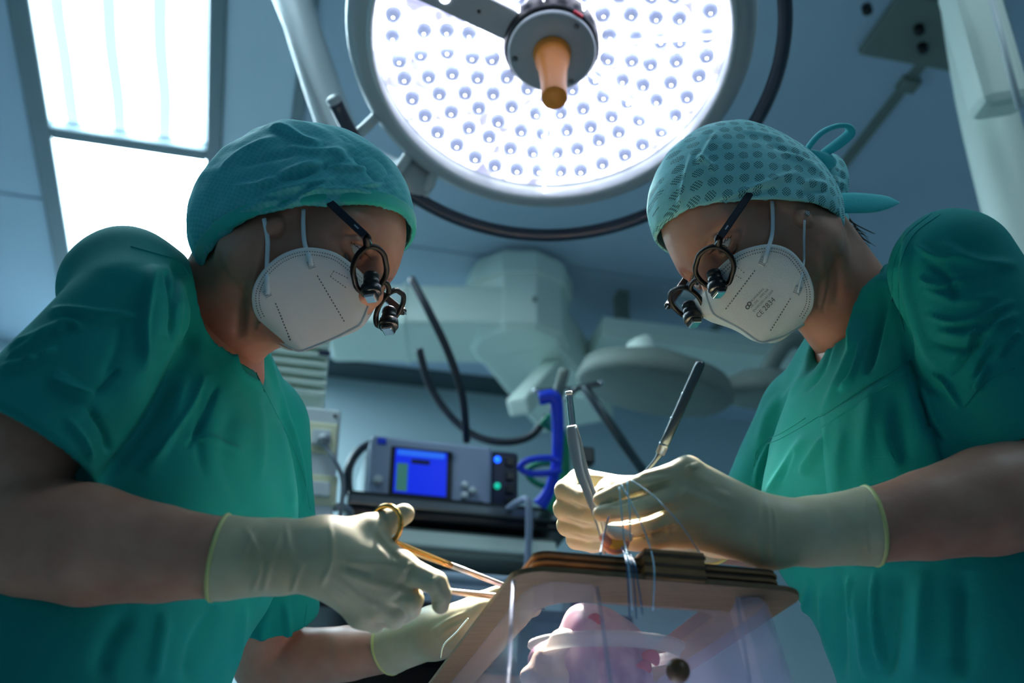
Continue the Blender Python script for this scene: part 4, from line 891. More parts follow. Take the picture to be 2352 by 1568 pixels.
STR = [([(2064, 520), (2050, 600), (2050, 672), (2078, 764), (2100, 855), (2177, 912)], 11, -7.65), ([(2090, 520), (2080, 640), (2110, 760), (2160, 860)], 12, 5.1), ([(2056, 594), (1990, 720), (1944, 841), (1887, 954)], 11, 6.38), ([(2021, 630), (1985, 730), (1958, 813)], 8, 8.67), ([(2035, 650), (2015, 760), (1990, 860)], 9, -8.67), ([(1990, 640), (1930, 740), (1900, 850)], 14, 3.82), ([(1852, 997), (1800, 1080), (1760, 1138)], 10, 5.1), ([(1900, 1000), (1840, 1090)], 9, 6.49), ([(2007, 900), (1993, 1000), (1985, 1096)], 16, 5.1), ([(2060, 900), (2070, 1000), (2090, 1060)], 18, -5.1), ([(1800, 900), (1760, 960), (1740, 1040)], 12, 3.82),
  ([(2120, 660), (2200, 690), (2300, 680)], 10, 3.82), ([(2150, 760), (2240, 770), (2340, 720)], 9, 6.49), ([(2180, 860), (2230, 800), (2280, 740)], 9, -6.49), ([(2160, 560), (2240, 600), (2340, 610)], 12, 3.82), ([(2130, 600), (2180, 640), (2200, 700)], 10, -3.82), ([(2240, 900), (2270, 840)], 9, 6.49), ([(2064, 1307), (2045, 1430), (2035, 1560)], 21, -8.93), ([(1965, 1340), (1980, 1450), (1993, 1560)], 12, 6.38), ([(1890, 1330), (1895, 1450), (1910, 1560)], 10, 5.1), ([(2120, 1310), (2110, 1560)], 21, 6.38), ([(2220, 1310), (2210, 1560)], 27, -7.65), ([(1930, 1320), (1935, 1560)], 10, -5.1)]
STR += [([(2108, 640), (2160, 655), (2230, 640)], 6, 5.1), ([(2125, 720), (2190, 740), (2260, 725), (2330, 690)], 6, 5.1), ([(2140, 790), (2200, 800), (2250, 790)], 6, -5.1), ([(2190, 830), (2225, 790), (2250, 745)], 6, 5.1), ([(2240, 870), (2265, 820), (2290, 790)], 5, -4.25), ([(2290, 830), (2320, 780), (2345, 760)], 5, 4.25), ([(2100, 560), (2150, 590), (2210, 590)], 6, 4.25), ([(2140, 860), (2170, 880), (2205, 935)], 6, 5.1), ([(1870, 780), (1850, 850), (1800, 920)], 7, 5.1), ([(1930, 740), (1900, 830), (1850, 900)], 6, -4.25), ([(1990, 760), (1960, 860), (1930, 900)], 5, 5.1), ([(1780, 1000), (1745, 1070), (1735, 1120)], 6, 5.1), ([(1830, 1030), (1790, 1110)], 6, -4.25), ([(1940, 990), (1930, 1060), (1935, 1120)], 7, 5.1), ([(2030, 950), (2040, 1020), (2070, 1080)], 7, 5.1), ([(2105, 880), (2130, 960), (2170, 1020)], 7, -6.8), ([(1860, 1330), (1850, 1430), (1870, 1560)], 7, 6.8), ([(1950, 1320), (1960, 1430)], 6, 5.1), ([(2010, 1310), (2010, 1420), (2020, 1540)], 7, 6.8)]
t0 = nrm(P(95, 985, .93) - SL); hemL = SL + t0 * .15
scV, scF = torso_scrub(TL, TL(-.005, 0, -.06), HL(-.02, 0, -.05), [(SL, hemL, .056, .068, .02), (SLf, P(615, 1405, 1.37), .060, .062, .02)], np.array([-.60, .62, .62]), np.array([.06, 1.56, 1.46]),
    neck=(.046, .058), vcut=[(TL(.035, 0, .0), TL(.092, 0, -.058), .030, .010)], chest=-.006, belly=(-.006, .012, .16, .165), strokes=STL)
obj('scrub_top', scV, scF, M['scrub_teal'], pl_)
# cap
def cap_field(Hd, grow=0.0, bk=None):
    c = Hd.o; Fd = Field(c - .2, c + .2, .0018); A = Hd.ax(); g = grow; bk = .014 if Hd is HR_REF.get('h') else 0.0
    Fd.ell(Hd(-.010 + bk, 0, .050), (.104 - bk + g, .086 + g, .090 + g), A, .02); Fd.ell(Hd(.030, 0, .05), (.067 + g, .072 + g, .066 + g), A, .03); Fd.ell(Hd(-.030 + bk, 0, .012), (.082 - bk + g, .089 + g, .078 + g), A, .02)
    for s in (-1, 1): Fd.ell(Hd(.010, s * .062, .012), (.040 + g, .026 + g, .045 + g), A, .03)
    return Fd
def make_cap(Hd, p, n, person, m, strokes, wobble, band=None):
    Fc = cap_field(Hd); Fi = cap_field(Hd, -.0045); Fc.half(p, n, .002); Fc.D = np.maximum(Fc.D, -Fi.D)
    V, F = finish(Fc, 2, strokes, wobble=wobble); o = obj('surgical_cap', V, F, m, person); uv_plane(o, Hd, V)
    if band:
        Fb = cap_field(Hd, .0012); Fi = cap_field(Hd, -.0045); Fb.half(p, n, .001); Fb.half(p - n * band, -n, .001); Fb.D = np.maximum(Fb.D, -Fi.D)
        V2, F2 = finish(Fb, 2, None, wobble=[(60, .0012, 31)]); obj('cap_band', V2, F2, M['cap_band'], o)
    return o, (V, F)
CSL = [([(570, 470), (640, 440), (700, 425), (770, 410)], 7, 5.1), ([(640, 478), (700, 448), (760, 422)], 6, 5.1), ([(530, 430), (600, 425), (690, 385), (740, 375)], 8, 5.1), ([(610, 305), (650, 292), (700, 322), (740, 332)], 8, 5.1), ([(750, 380), (810, 386), (850, 385)], 6, 4.25), ([(600, 482), (680, 456), (750, 450)], 6, -4.25), ([(800, 430), (850, 425), (885, 420)], 6, 4.25), ([(500, 400), (560, 350), (640, 315)], 9, 5.1), ([(620, 410), (700, 400), (800, 360)], 7, -5.1), ([(520, 510), (600, 470), (650, 465)], 8, 5.1), ([(480, 520), (540, 500), (590, 500)], 8, -5.1), ([(780, 330), (840, 380), (890, 440)], 10, -3.4), ([(660, 340), (720, 350), (800, 345)], 8, 4.25), ([(540, 380), (620, 360), (680, 350)], 8, -4.25), ([(700, 440), (790, 436), (860, 445)], 5, 4.25)]
cap_l, capt_l = make_cap(HL, HL(0, 0, -.006), nrm(HL.f * .66 - HL.u * .75 + HL.l * .16), pl_, M['cap_woven'], CSL, [(45, .0022, 11), (110, .0015, 12), (230, .0006, 13)], .013)
# mask
cheekL = [(843, 640, -.010), (806, 606, -.038), (762, 578, -.056), (700, 569, -.070), (645, 586, -.074), (603, 622, -.074), (581, 664, -.068), (582, 705, -.050), (598, 740, -.012)]
ridgeL = [(845, 648), (847, 680), (840, 708), (829, 734), (824, 744), (814, 750), (765, 775), (704, 799), (690, 803), (677, 799), (648, 783), (600, 744)]
G, CL, RL = mask_mesh(HL, cheekL, ridgeL)
mV, mF = solid(G, .0018); mk = obj('face_mask', mV, mF, M['mask_white'], pl_); mtL = bvh(mV, mF); mVl, mFl = mV, mF
loupes(HL, .114, -.001, 'black loupe glasses with blue temples worn by the left surgeon', (.046, .076, .034))

# ================================================================== surgeon on the right
HR = HeadFrame(P(1768, 540, 1.22), (-.27, .96, 0), 42, -1)
TR = HeadFrame(P(1980, 755, 1.24), (-.30, .95, 0), 14, -1)
HR_REF['h'] = HR
pr_ = empty('person', (TR.o[0], TR.o[1], 0), 'surgeon at right in teal scrubs with tied net cap, both gloved hands over the box', 'person')
SR = P(2190, 620, 1.07); SRf = TR(-.01, .165, -.035)
near_arm_r = [None, (2330, 880, 1.03, .045), (2455, 1100, .985, .044), (2390, 1125, .975, .048), (2270, 1150, .965, .046), (2130, 1182, .955, .0375), (2000, 1207, .947, .0305), (1870, 1220, .943, .0268), (1770, 1223, .94, .0255)]
far_arm_r = [None, (1720, 1220, 1.30, .040), (1640, 1215, 1.22, .036), (1540, 1190, 1.13, .029), (1470, 1170, 1.07, .026)]
def body_right():
    global hdR; V1, F1 = finish(head_field(HR, TR.o + TR.u * -.02, ef=.028, eu=-.020, bk=.012), 1, [([(1880, 540), (1892, 620), (1890, 700)], 10, 2.5), ([(1912, 560), (1925, 640), (1920, 700)], 9, -2), ([(1882, 640), (1880, 710)], 4, -1.4), ([(1900, 660), (1890, 720)], 4, -1.4)]); hdR = (V1, F1)
    A = TR.ax(); lo = np.array([.12, .70, .70]); hi = np.array([.62, 1.60, 1.48])
    Fd = Field(lo, hi, .0034)
    Fd.cone(TR(-.015, -.13, -.04), TR(-.015, .13, -.04), .040, .040, .03); Fd.ell(TR(.012, 0, -.17), (.092, .145, .14), A, .04); Fd.cone(TR(.0, 0, -.2), TR(.01, 0, -.5), .135, .13, .04, flat=(TR.f, .70))
    Fd.cone(TR.o + TR.u * .02, TR(-.0, 0, -.08), .05, .07, .03)
    for arm, S in ((near_arm_r, SR), (far_arm_r, SRf)):
        J = [S] + [P(*q[:3]) for q in arm[1:]]; Fd.chain(J, [.046] + [q[3] for q in arm[1:]], .004)
    V2, F2 = finish(Fd, 2); V, F = merge((V1, F1), (V2, F2))
    return obj('body', V, F, M['skin'], pr_)
body_r = body_right(); eyes(HR, body_r, .30)
hemR = SR + nrm(P(2330, 880, 1.03) - SR) * .175
scVr, scFr = torso_scrub(TR, TR(-.005, 0, -.06), HR(-.02, 0, -.05), [(SR, hemR, .058, .068, .02), (SRf, P(1752, 1185, 1.32), .055, .055, .02)], np.array([.12, .70, .62]), np.array([.68, 1.62, 1.50]),
    neck=(.047, .060), vcut=[(TR(.035, 0, .008), TR(.09, 0, -.035), .030, .010)], strokes=STR)
obj('scrub_top', scVr, scFr, M['scrub_teal'], pr_)
CSR = [([(1600, 360), (1630, 375), (1640, 400)], 6, 3), ([(1590, 350), (1570, 430), (1560, 480)], 6, 3), ([(1660, 460), (1760, 420), (1840, 395)], 7, 4), ([(1640, 470), (1720, 445), (1800, 430)], 6, -3), ([(1800, 350), (1850, 370), (1890, 400)], 7, 3), ([(1760, 330), (1830, 350), (1880, 370)], 6, -3), ([(1650, 300), (1620, 350), (1605, 380)], 7, 3), ([(1700, 300), (1760, 310), (1800, 320)], 6, 2), ([(1840, 420), (1880, 420), (1900, 430)], 6, 3), ([(1830, 450), (1870, 440), (1900, 440)], 5, -3)]
cap_r, capt_r = make_cap(HR, HR(0, 0, -.004), nrm(HR.f * .64 - HR.u * .77 + HR.l * .2), pr_, M['cap_net'], CSR, [(45, .0018, 21), (110, .0010, 22), (230, .0004, 23)])
cheekR = [(1628, 650, -.010), (1655, 612, -.038), (1700, 577, -.056), (1765, 561, -.070), (1815, 575, -.074), (1850, 615, -.074), (1868, 660, -.068), (1866, 702, -.050), (1846, 738, -.012)]
ridgeR = [(1622, 652), (1626, 680), (1634, 705), (1640, 718), (1650, 726), (1700, 752), (1738, 779), (1750, 783), (1763, 780), (1800, 768), (1844, 742)]
G, CR, RR = mask_mesh(HR, cheekR, ridgeR)
mV, mF = solid(G, .0018); mkr = obj('face_mask', mV, mF, M['mask_white'], pr_); mtR = bvh(mV, mF)
loupes(HR, .122, -.002, 'black loupe glasses worn by the right surgeon', (.046, .076, .034))

# ------------------------------------------------------------------ gloved hands
GSL = [([(560, 1205), (600, 1290), (575, 1365)], 6, 1.6), ([(655, 1200), (668, 1260), (700, 1300)], 6, 1.8), ([(650, 1210), (620, 1300), (605, 1360)], 6, 1.6), ([(700, 1280), (680, 1330), (670, 1362)], 6, 1.4), ([(757, 1198), (762, 1280), (735, 1352)], 6, 1.6), ([(610, 1195), (580, 1230), (550, 1310)], 7, 1.4), ([(945, 1300), (930, 1330), (918, 1352)], 8, -2.0), ([(925, 1362), (905, 1385)], 7, -2.0), ([(800, 1290), (870, 1290), (920, 1298)], 10, 1.5), ([(780, 1310), (860, 1340), (905, 1348)], 10, 1.3), ([(770, 1330), (840, 1380), (870, 1388)], 9, 1.2), ([(790, 1300), (860, 1318)], 9, -1.2), ([(860, 1225), (885, 1255), (915, 1285)], 8, -2), ([(930, 1300), (940, 1306)], 9, 2.2), ([(990, 1330), (1004, 1338)], 8, 1.2), ([(990, 1384), (1018, 1378)], 3, -.8), ([(760, 1345), (800, 1375)], 5, 1), ([(745, 1350), (790, 1395)], 5, 1)]
glove(pl_, 'near', [(440, 1278, .891, .034), (510, 1280, .89, .0308), (640, 1278, .89, .0275), (745, 1274, .89, .0262)], (505, 1280, .89), nrm(P(400, 1262, .89) - P(600, 1296, .89)),
    palm=[((745, 1270, .89, .0250), (922, 1302, .885, .0120)), ((745, 1280, .89, .024), (900, 1348, .885, .0120)), ((745, 1290, .89, .022), (868, 1388, .888, .0115)), ((745, 1295, .89, .02), (828, 1412, .893, .0112)), ((760, 1255, .895, .02), (845, 1222, .905, .0140))],
    web=[((845, 1228, .905, .011), (905, 1290, .892, .009))],
    fingers=[[(922, 1302, .885, .0108), (1000, 1338, .876, .0092), (1014, 1364, .878, .0080), (1012, 1390, .882, .0070)],
             [(900, 1348, .886, .0108), (946, 1376, .884, .0092), (944, 1398, .896, .0080), (930, 1412, .908, .0072)],
             [(868, 1388, .889, .0105), (908, 1408, .890, .0090), (906, 1422, .902, .0079), (890, 1422, .914, .0072)],
             [(828, 1412, .893, .0102), (860, 1428, .896, .0085), (864, 1424, .908, .0075), (852, 1416, .918, .0068)],
             [(790, 1242, .90, .0150), (845, 1220, .908, .0122), (896, 1197, .914, .0102), (928, 1180, .917, .0086)]], strokes=GSL)
glove(pl_, 'far', [(860, 1494, 1.352, .0295), (895, 1488, 1.34, .0280), (1000, 1450, 1.30, .0265)], (893, 1488, 1.34), nrm(P(800, 1500, 1.36) - P(1000, 1450, 1.30)),
    palm=[((1000, 1450, 1.30, .026), (1120, 1400, 1.22, .015)), ((1000, 1455, 1.30, .024), (1110, 1425, 1.23, .015)), ((1000, 1460, 1.30, .022), (1095, 1448, 1.25, .014))],
    fingers=[[(1120, 1398, 1.22, .012), (1180, 1378, 1.19, .0098), (1225, 1372, 1.17, .0085)], [(1115, 1420, 1.23, .012), (1185, 1405, 1.20, .0098), (1225, 1398, 1.18, .0085)], [(1095, 1445, 1.25, .0115), (1160, 1432, 1.22, .0095), (1195, 1425, 1.20, .008)], [(1050, 1415, 1.27, .014), (1110, 1380, 1.24, .0115), (1150, 1362, 1.21, .0095)]],
    strokes=[([(1000, 1470), (1040, 1440), (1080, 1425)], 5, 1.4), ([(985, 1455), (1030, 1425), (1075, 1405)], 5, 1.3), ([(1010, 1490), (1050, 1465), (1085, 1445)], 5, 1.2)])
GSR = [([(1548, 1104), (1500, 1122), (1440, 1148), (1400, 1162)], 4, -4), ([(1545, 1158), (1500, 1180), (1450, 1194), (1410, 1198)], 4, -4), ([(1552, 1206), (1510, 1226), (1470, 1232)], 4, -4), ([(1585, 1066), (1590, 1080)], 14, 2.5), ([(1560, 1125), (1575, 1135)], 12, 2), ([(1690, 1150), (1620, 1110), (1590, 1085)], 12, 1.6), ([(1690, 1180), (1610, 1145), (1570, 1132)], 10, 1.4), ([(1680, 1130), (1600, 1110)], 8, -.8), ([(1745, 1150), (1740, 1230), (1748, 1290)], 5, 1.2), ([(1762, 1150), (1768, 1230), (1772, 1295)], 5, 1.6), ([(1775, 1155), (1785, 1240), (1780, 1298)], 4, 1.2), ([(1545, 1085), (1500, 1088), (1470, 1098)], 5, -1.6), ([(1400, 1150), (1412, 1135)], 3, -.6), ([(1990, 1130), (1985, 1200), (1995, 1280)], 4, .8), ([(1900, 1170), (1905, 1240)], 6, .8), ([(1535, 1200), (1536, 1236)], 4, 1.2)]
glove(pr_, 'near', [(2060, 1196, .95, .0335), (2000, 1207, .947, .0305), (1870, 1220, .943, .0268), (1770, 1223, .94, .0255)], (2000, 1207, .947), nrm(P(2100, 1190, .95) - P(1900, 1215, .945)),
    palm=[((1765, 1213, .94, .0240), (1580, 1080, .926, .0125)), ((1765, 1220, .94, .0235), (1562, 1130, .922, .0125)), ((1765, 1228, .94, .022), (1560, 1182, .925, .0120)), ((1765, 1235, .94, .021), (1565, 1226, .930, .0115)), ((1750, 1240, .955, .018), (1640, 1240, .965, .016))],
    fingers=[[(1580, 1080, .926, .0108), (1490, 1104, .920, .0082), (1425, 1128, .922, .0075), (1380, 1147, .925, .0064)],
             [(1562, 1131, .922, .0104), (1480, 1161, .910, .0082), (1425, 1171, .912, .0077), (1380, 1179, .916, .0066)],
             [(1560, 1184, .925, .0098), (1490, 1210, .919, .0076), (1440, 1216, .922, .0070), (1408, 1217, .927, .0062)],
             [(1565, 1226, .930, .0098), (1500, 1240, .927, .0080), (1462, 1246, .932, .0072), (1438, 1246, .938, .0064)],
             [(1660, 1235, .965, .0150), (1560, 1215, .985, .0120), (1480, 1190, .985, .0100), (1420, 1170, .975, .0085)]], strokes=GSR)
GSF = [([(1300, 1108), (1340, 1096), (1400, 1094)], 8, 1.2), ([(1305, 1148), (1345, 1166), (1380, 1176)], 3, -1.2), ([(1300, 1188), (1345, 1202), (1385, 1208)], 3, -1.2), ([(1310, 1222), (1350, 1234), (1385, 1236)], 3, -1.0)]
glove(pr_, 'far', [(1640, 1215, 1.22, .0365), (1540, 1195, 1.13, .0305), (1470, 1172, 1.07, .0275)], (1625, 1212, 1.205), nrm(P(1640, 1215, 1.22) - P(1470, 1172, 1.07)),
    palm=[((1470, 1165, 1.07, .027), (1340, 1110, 1.05, .015)), ((1470, 1172, 1.07, .026), (1335, 1150, 1.055, .014)), ((1470, 1180, 1.07, .025), (1340, 1190, 1.06, .013)), ((1470, 1188, 1.07, .024), (1350, 1222, 1.06, .0125))],
    fingers=[[(1330, 1108, 1.05, .0125), (1300, 1126, 1.02, .0104), (1342, 1146, 1.0, .0092), (1380, 1160, .995, .0078)],
             [(1325, 1150, 1.05, .0122), (1297, 1168, 1.02, .0104), (1345, 1185, 1.0, .0092), (1386, 1193, .998, .0078)],
             [(1330, 1190, 1.055, .0118), (1304, 1206, 1.025, .0100), (1350, 1219, 1.005, .0088), (1388, 1223, 1.003, .0076)],
             [(1345, 1222, 1.06, .0112), (1324, 1238, 1.03, .0094), (1362, 1248, 1.012, .0083), (1395, 1248, 1.010, .0072)],
             [(1420, 1140, 1.03, .0145), (1400, 1128, 1.0, .0120), (1385, 1138, .99, .0098), (1372, 1150, .985, .0082)]], strokes=GSF)

# ------------------------------------------------------------------ details worn by the surgeons
brow_lashes(HL, body_l); brow_lashes(HR, body_r)
mask_details(HL, mtL, bvh(*merge(hdL, capt_l, (mVl, mFl))), mk, [[(613, 508), (611, 550), (610, 600), (611, 640), (613, 674)], [(694, 482), (698, 520), (703, 560), (709, 590), (714, 610)]], [(714, 608, 8, 11, -.35), (613, 673, 8, 11, -.5)],
    [((728, 632), (792, 740), 2.6, .55, 16), ((632, 695), (669, 782), 2.6, .55, 13), ((764, 622), (800, 640), 1.8, .5, 6), ((758, 634), (766, 622), 1.8, .5, 3), ((758, 634), (795, 662), 1.8, .5, 7)], [c[:2] for c in cheekL], RL)
mask_details(HR, mtR, bvh(*merge(hdR, capt_r, (mV, mF))), mkr, [[(1774, 462), (1772, 500), (1769, 540), (1762, 575), (1755, 603)], [(1847, 506), (1848, 550), (1847, 595), (1842, 635), (1834, 668)]], [(1752, 600, 8, 11, .45), (1832, 666, 8, 10, .4)],
    [((1734, 620), (1665, 711), 2.6, .55, 16), ((1816, 684), (1767, 760), 2.6, .55, 13), ((1690, 610), (1712, 628), 1.8, .5, 4), ((1690, 632), (1705, 640), 1.8, .5, 3)], [c[:2] for c in cheekR], RR)
xd = np.array([.69, -.724]); yd = np.array([-.724, -.69])
for txt, org, size in (('HUANKANG', (1726, 694), 7.4), ('HK-203    FFP2 NR', (1726, 707), 7.4), ('EN149:2001+A1:2009', (1732, 716), 7.4), ('2834', (1759, 714), 17.5), ('CE', (1743, 730), 15.5)):
    V, F = text_on(mtR, txt, org, xd, yd, size, .0014)
    if len(F): obj('printed_text', V, F, M['mask_print'], mkr, False)
for (x, y) in ((1717, 704), (1721, 697)):
    w = [cast(mtR, x + 4.2 * math.cos(t), y + 4.2 * math.sin(t), .0014) for t in np.linspace(0, 6.283, 14, endpoint=False)]
    if all(q is not None for q in w): obj('printed_logo', *tube([q[0] for q in w], .0005, 5, 1, closed=True), M['mask_print'], mkr)
# scrub seams, pocket and collar
sctL = bvh(scV, scF); sctR = bvh(scVr, scFr)
top_l = [o for o in pl_.children if o.name.startswith('scrub_top')][0]; top_r = [o for o in pr_.children if o.name.startswith('scrub_top')][0]
for pts, r in (([(462, 622), (500, 690), (545, 770), (590, 860), (628, 938), (668, 1015), (697, 1090), (712, 1170)], .0007), ([(300, 566), (350, 580), (410, 600), (440, 640)], .0007), ([(705, 1388), (698, 1450), (694, 1560)], .0007)): seam(sctL, pts, r, M['scrub_seam'], top_l)
for pts, r in (([(2160, 492), (2098, 540), (2068, 610), (2064, 690), (2076, 760)], .0007), ([(2140, 490), (2082, 540), (2052, 612), (2048, 690)], .0007), ([(1732, 1070), (1742, 1030), (1790, 1008), (1850, 975), (1890, 950)], .0007), ([(1738, 1056), (1750, 1018), (1795, 994), (1850, 960)], .0007), ([(2215, 935), (2262, 880), (2330, 845)], .0007)): seam(sctR, pts, r, M['scrub_seam'], top_r)
sh_ = sheet(sctR, [(1888, 958), (2090, 832), (2168, 1075), (1905, 1140)], .0016, .0018, 20, 20)
if sh_:
    pk = obj('chest_pocket', *sh_, M['scrub_teal'], top_r)
    seam(sctR, [(1892, 982), (1950, 945), (2010, 905), (2096, 858)], .0011, M['scrub_seam'], pk, off=.0022); seam(sctR, [(1888, 958), (1950, 918), (2010, 878), (2090, 832)], .0013, M['scrub_seam'], pk, off=.0022)
# cap ties, bun, hair and ear stud of the right surgeon
bun = Field(P(1910, 415, 1.27) - .06, P(1910, 415, 1.27) + .06, .0018); bun.ell(P(1908, 418, 1.275), (.020, .022, .032), (RT, FW, UP), .01); bun.ell(P(1880, 425, 1.262), (.022, .03, .034), (RT, FW, UP), .012)
bs = [([(1890 + 3 * k, 380 + 14 * k), (1915 + 4 * k, 385 + 16 * k), (1945, 400 + 12 * k)], 3, 1.4 * (-1) ** k) for k in range(5)]
V, F = finish(bun, 2, bs); o = obj('cap_bun', V, F, M['cap_net'], cap_r); uv_plane(o, HR, V)
obj('tie_loop', *tube([P(*q) for q in ((1878, 362, 1.235), (1852, 352, 1.23), (1866, 326, 1.225), (1890, 303, 1.222), (1920, 290, 1.222), (1946, 290, 1.224), (1952, 306, 1.228), (1925, 330, 1.23), (1895, 350, 1.233), (1880, 364, 1.236))], [.005, .008, .0085, .008, .007, .007, .008, .0085, .007, .005], 8, 6, flat=.4), M['cap_tie'], cap_r)
obj('tie_knot', *tube([P(*q) for q in ((1858, 352, 1.232), (1880, 366, 1.225), (1905, 372, 1.232), (1912, 366, 1.236))], [.005, .0095, .008, .004], 10, 6), M['cap_tie'], cap_r)
obj('tie_band', *tube([P(*q) for q in ((1872, 362, 1.228), (1892, 392, 1.222), (1900, 425, 1.22), (1898, 455, 1.222), (1888, 474, 1.226))], [.005, .006, .006, .006, .005], 8, 6, flat=.4), M['cap_tie'], cap_r)
obj('tie_tail', *tube([P(*q) for q in ((1868, 474, 1.215), (1900, 470, 1.21), (1945, 466, 1.21), (2000, 466, 1.21), (2040, 464, 1.212), (2066, 465, 1.214))], [.004, .010, .0135, .0125, .008, .001], 12, 6, flat=.35), M['cap_tie'], cap_r)
obj('tie_tail', *tube([P(*q) for q in ((1905, 475, 1.235), (1935, 492, 1.24), (1945, 508, 1.243), (1940, 518, 1.245))], [.006, .008, .006, .001], 10, 5, flat=.35), M['cap_tie'], cap_r)
st = []
for k in range(70):
    x = 1885 + 55 * rnd.random(); y = 480 + 30 * rnd.random(); d = 1.235 + .03 * rnd.random(); st.append(tube([P(x, y, d), P(x + 15 + 10 * rnd.random(), y + 25, d + .003), P(x + 40 + 40 * rnd.random(), y + 45 + 30 * rnd.random(), d + .008)], [.0009, .0007, .0002], 5, 4))
tag(obj('hair', *merge(*st), M['hair_brown'], pr_), kind='stuff')
c = cast(bvh(*grid_surf(np.array([[P(1800, 440, 1.12), P(1900, 440, 1.12)], [P(1800, 540, 1.12), P(1900, 540, 1.12)]]))), 1842, 490)
ear = HR(.024, -.0832, -.020); obj('ear_stud', *merge(*[fix(*lathe([(.0005, -.001), (.0011, 0), (.0005, .001)], ear + .0019 * (math.cos(w) * HR.f + math.sin(w) * HR.u), -HR.l, 8)) for w in np.linspace(0, 6.283, 6, endpoint=False)], fix(*lathe([(.0006, -.001), (.0014, 0), (.0005, .0015)], ear, -HR.l, 8))), M['steel'], pr_)
# black undershirt in the collar of the right surgeon
Fu = Field(TR.o - .16, TR.o + .16, .004); Fu.ell(TR(.016, 0, -.13), (.093, .12, .105), TR.ax(), .01); Fu.cone(TR.o, HR(-.02, 0, -.05), .052, .05, .004, 'sub'); V, F = finish(Fu, 2); obj('undershirt', V, F, M['undershirt_black'], pr_)
# trousers and clogs below the frame
cloth_mat('clog', (225, 228, 228), 60, .0002, .5, .03)
for T, par in ((TL, pl_), (TR, pr_)):
    hip = T(.012, 0, -.62); f2 = nrm(T.lev); 
    Ft = Field(np.array([hip[0] - .35, hip[1] - .35, .02]), np.array([hip[0] + .35, hip[1] + .35, hip[2] + .22]), .008)
    Ft.cone(hip + ZX * .06 - T.l * .05, hip + ZX * .06 + T.l * .05, .125, .125, .04)
    for s in (-1, 1): Ft.chain([hip + T.l * s * .09, np.array([*(hip + T.l * s * .10)[:2], .5]), np.array([*(hip + T.l * s * .10)[:2], .09])], [.10, .075, .065], .03)
    V, F = finish(Ft, 2); obj('trousers', V, F, M['scrub_teal'], par)
    for s in (-1, 1):
        a = np.array([*(hip + T.l * s * .10)[:2], .045]); Fs = Field(a - .2, a + .22, .006); Fs.cone(a - f2 * .06, a + f2 * .13, .042, .040, .02); Fs.cone(a - f2 * .03, a - f2 * .03 + ZX * .05, .042, .045, .02); Fs.half(np.array([0, 0, .002]), -ZX, .001); V, F = finish(Fs, 1); obj('clog', V, F, M['clog'], par)
# ------------------------------------------------------------------ training box with plywood lid
def ply_mat(name, a, b):
    m = bpy.data.materials.new(name); m.use_nodes = True; N = m.node_tree.nodes; L = m.node_tree.links; bs = N['Principled BSDF']
    tc = N.new('ShaderNodeTexCoord'); mp = N.new('ShaderNodeMapping'); mp.inputs['Scale'].default_value = (14, 60, 90); nz = N.new('ShaderNodeTexNoise'); nz.inputs['Scale'].default_value = 3; nz.inputs['Detail'].default_value = 5
    L.new(tc.outputs['Object'], mp.inputs['Vector']); L.new(mp.outputs['Vector'], nz.inputs['Vector'])
    cr = N.new('ShaderNodeValToRGB'); cr.color_ramp.elements[0].color = lin(a); cr.color_ramp.elements[1].color = lin(b); cr.color_ramp.elements[0].position = .3; cr.color_ramp.elements[1].position = .7
    L.new(nz.outputs['Fac'], cr.inputs['Fac']); L.new(cr.outputs['Color'], bs.inputs['Base Color']); bs.inputs['Roughness'].default_value = .6
    MATS[name] = m
ply_mat('ply_light', (120, 84, 46), (146, 106, 62)); ply_mat('ply_dark', (58, 38, 20), (80, 54, 30)); ply_mat('ply_face', (100, 78, 48), (116, 92, 60))
mat('box_plastic', (206, 214, 240), .16, alpha=.32, spec=.6, noise=(10, .03)); mat('bowl_white', (236, 234, 226), .3, alpha=.4, noise=(10, .03)); ply_mat('heart', (150, 92, 132), (232, 196, 200)); MATS['heart'].node_tree.nodes['Principled BSDF'].inputs['Roughness'].default_value = .3; MATS['heart'].node_tree.nodes['Mapping'].inputs['Scale'].default_value = (14, 14, 10); mat('blood', (180, 30, 40), .25, noise=(40, .3)); mat('heart_fat', (232, 206, 190), .35, noise=(40, .15), bump=(90, .6, .002))
mat('knob_wood', (96, 72, 44), .4, noise=(40, .2)); mat('suture_blue', (160, 204, 224), .4, noise=(40, .1)); mat('suture_dark', (30, 90, 130), .4, noise=(40, .1)); mat('yellow_disc', (250, 200, 90), .5, noise=(60, .15)); mat('tissue_pink', (226, 170, 160), .35, noise=(60, .2), sss=.2); mat('tissue_white', (238, 228, 216), .5, noise=(60, .1))
M = MATS
AN = .80
def bz(x, y, a=AN): p = ona(x, y, a); return p @ BX, p[2]
zt = bz(1350, 1270)[1]; zb = bz(1350, 1318)[1]; zf = bz(1400, 1331)[1]
bl = bz(1228, 1275)[0]; br = bz(1793, 1296)[0]; fl = bl - .016; fr = bz(1846, 1346)[0]
AF = 1.215
bx_ = empty('training_box', RM((bl + br) / 2, 1.0, .80), 'clear plastic training box with plywood lid between the surgeons', 'box')
def rrect(b0, b1, a0, a1, r, n=6):
    out = []
    for (cb, ca, w0) in ((b1 - r, a0 + r, -90), (b1 - r, a1 - r, 0), (b0 + r, a1 - r, 90), (b0 + r, a0 + r, 180)):
        for k in range(n + 1):
            w = math.radians(w0 + 90 * k / n); out.append((cb + r * math.cos(w), ca + r * math.sin(w)))
    return out
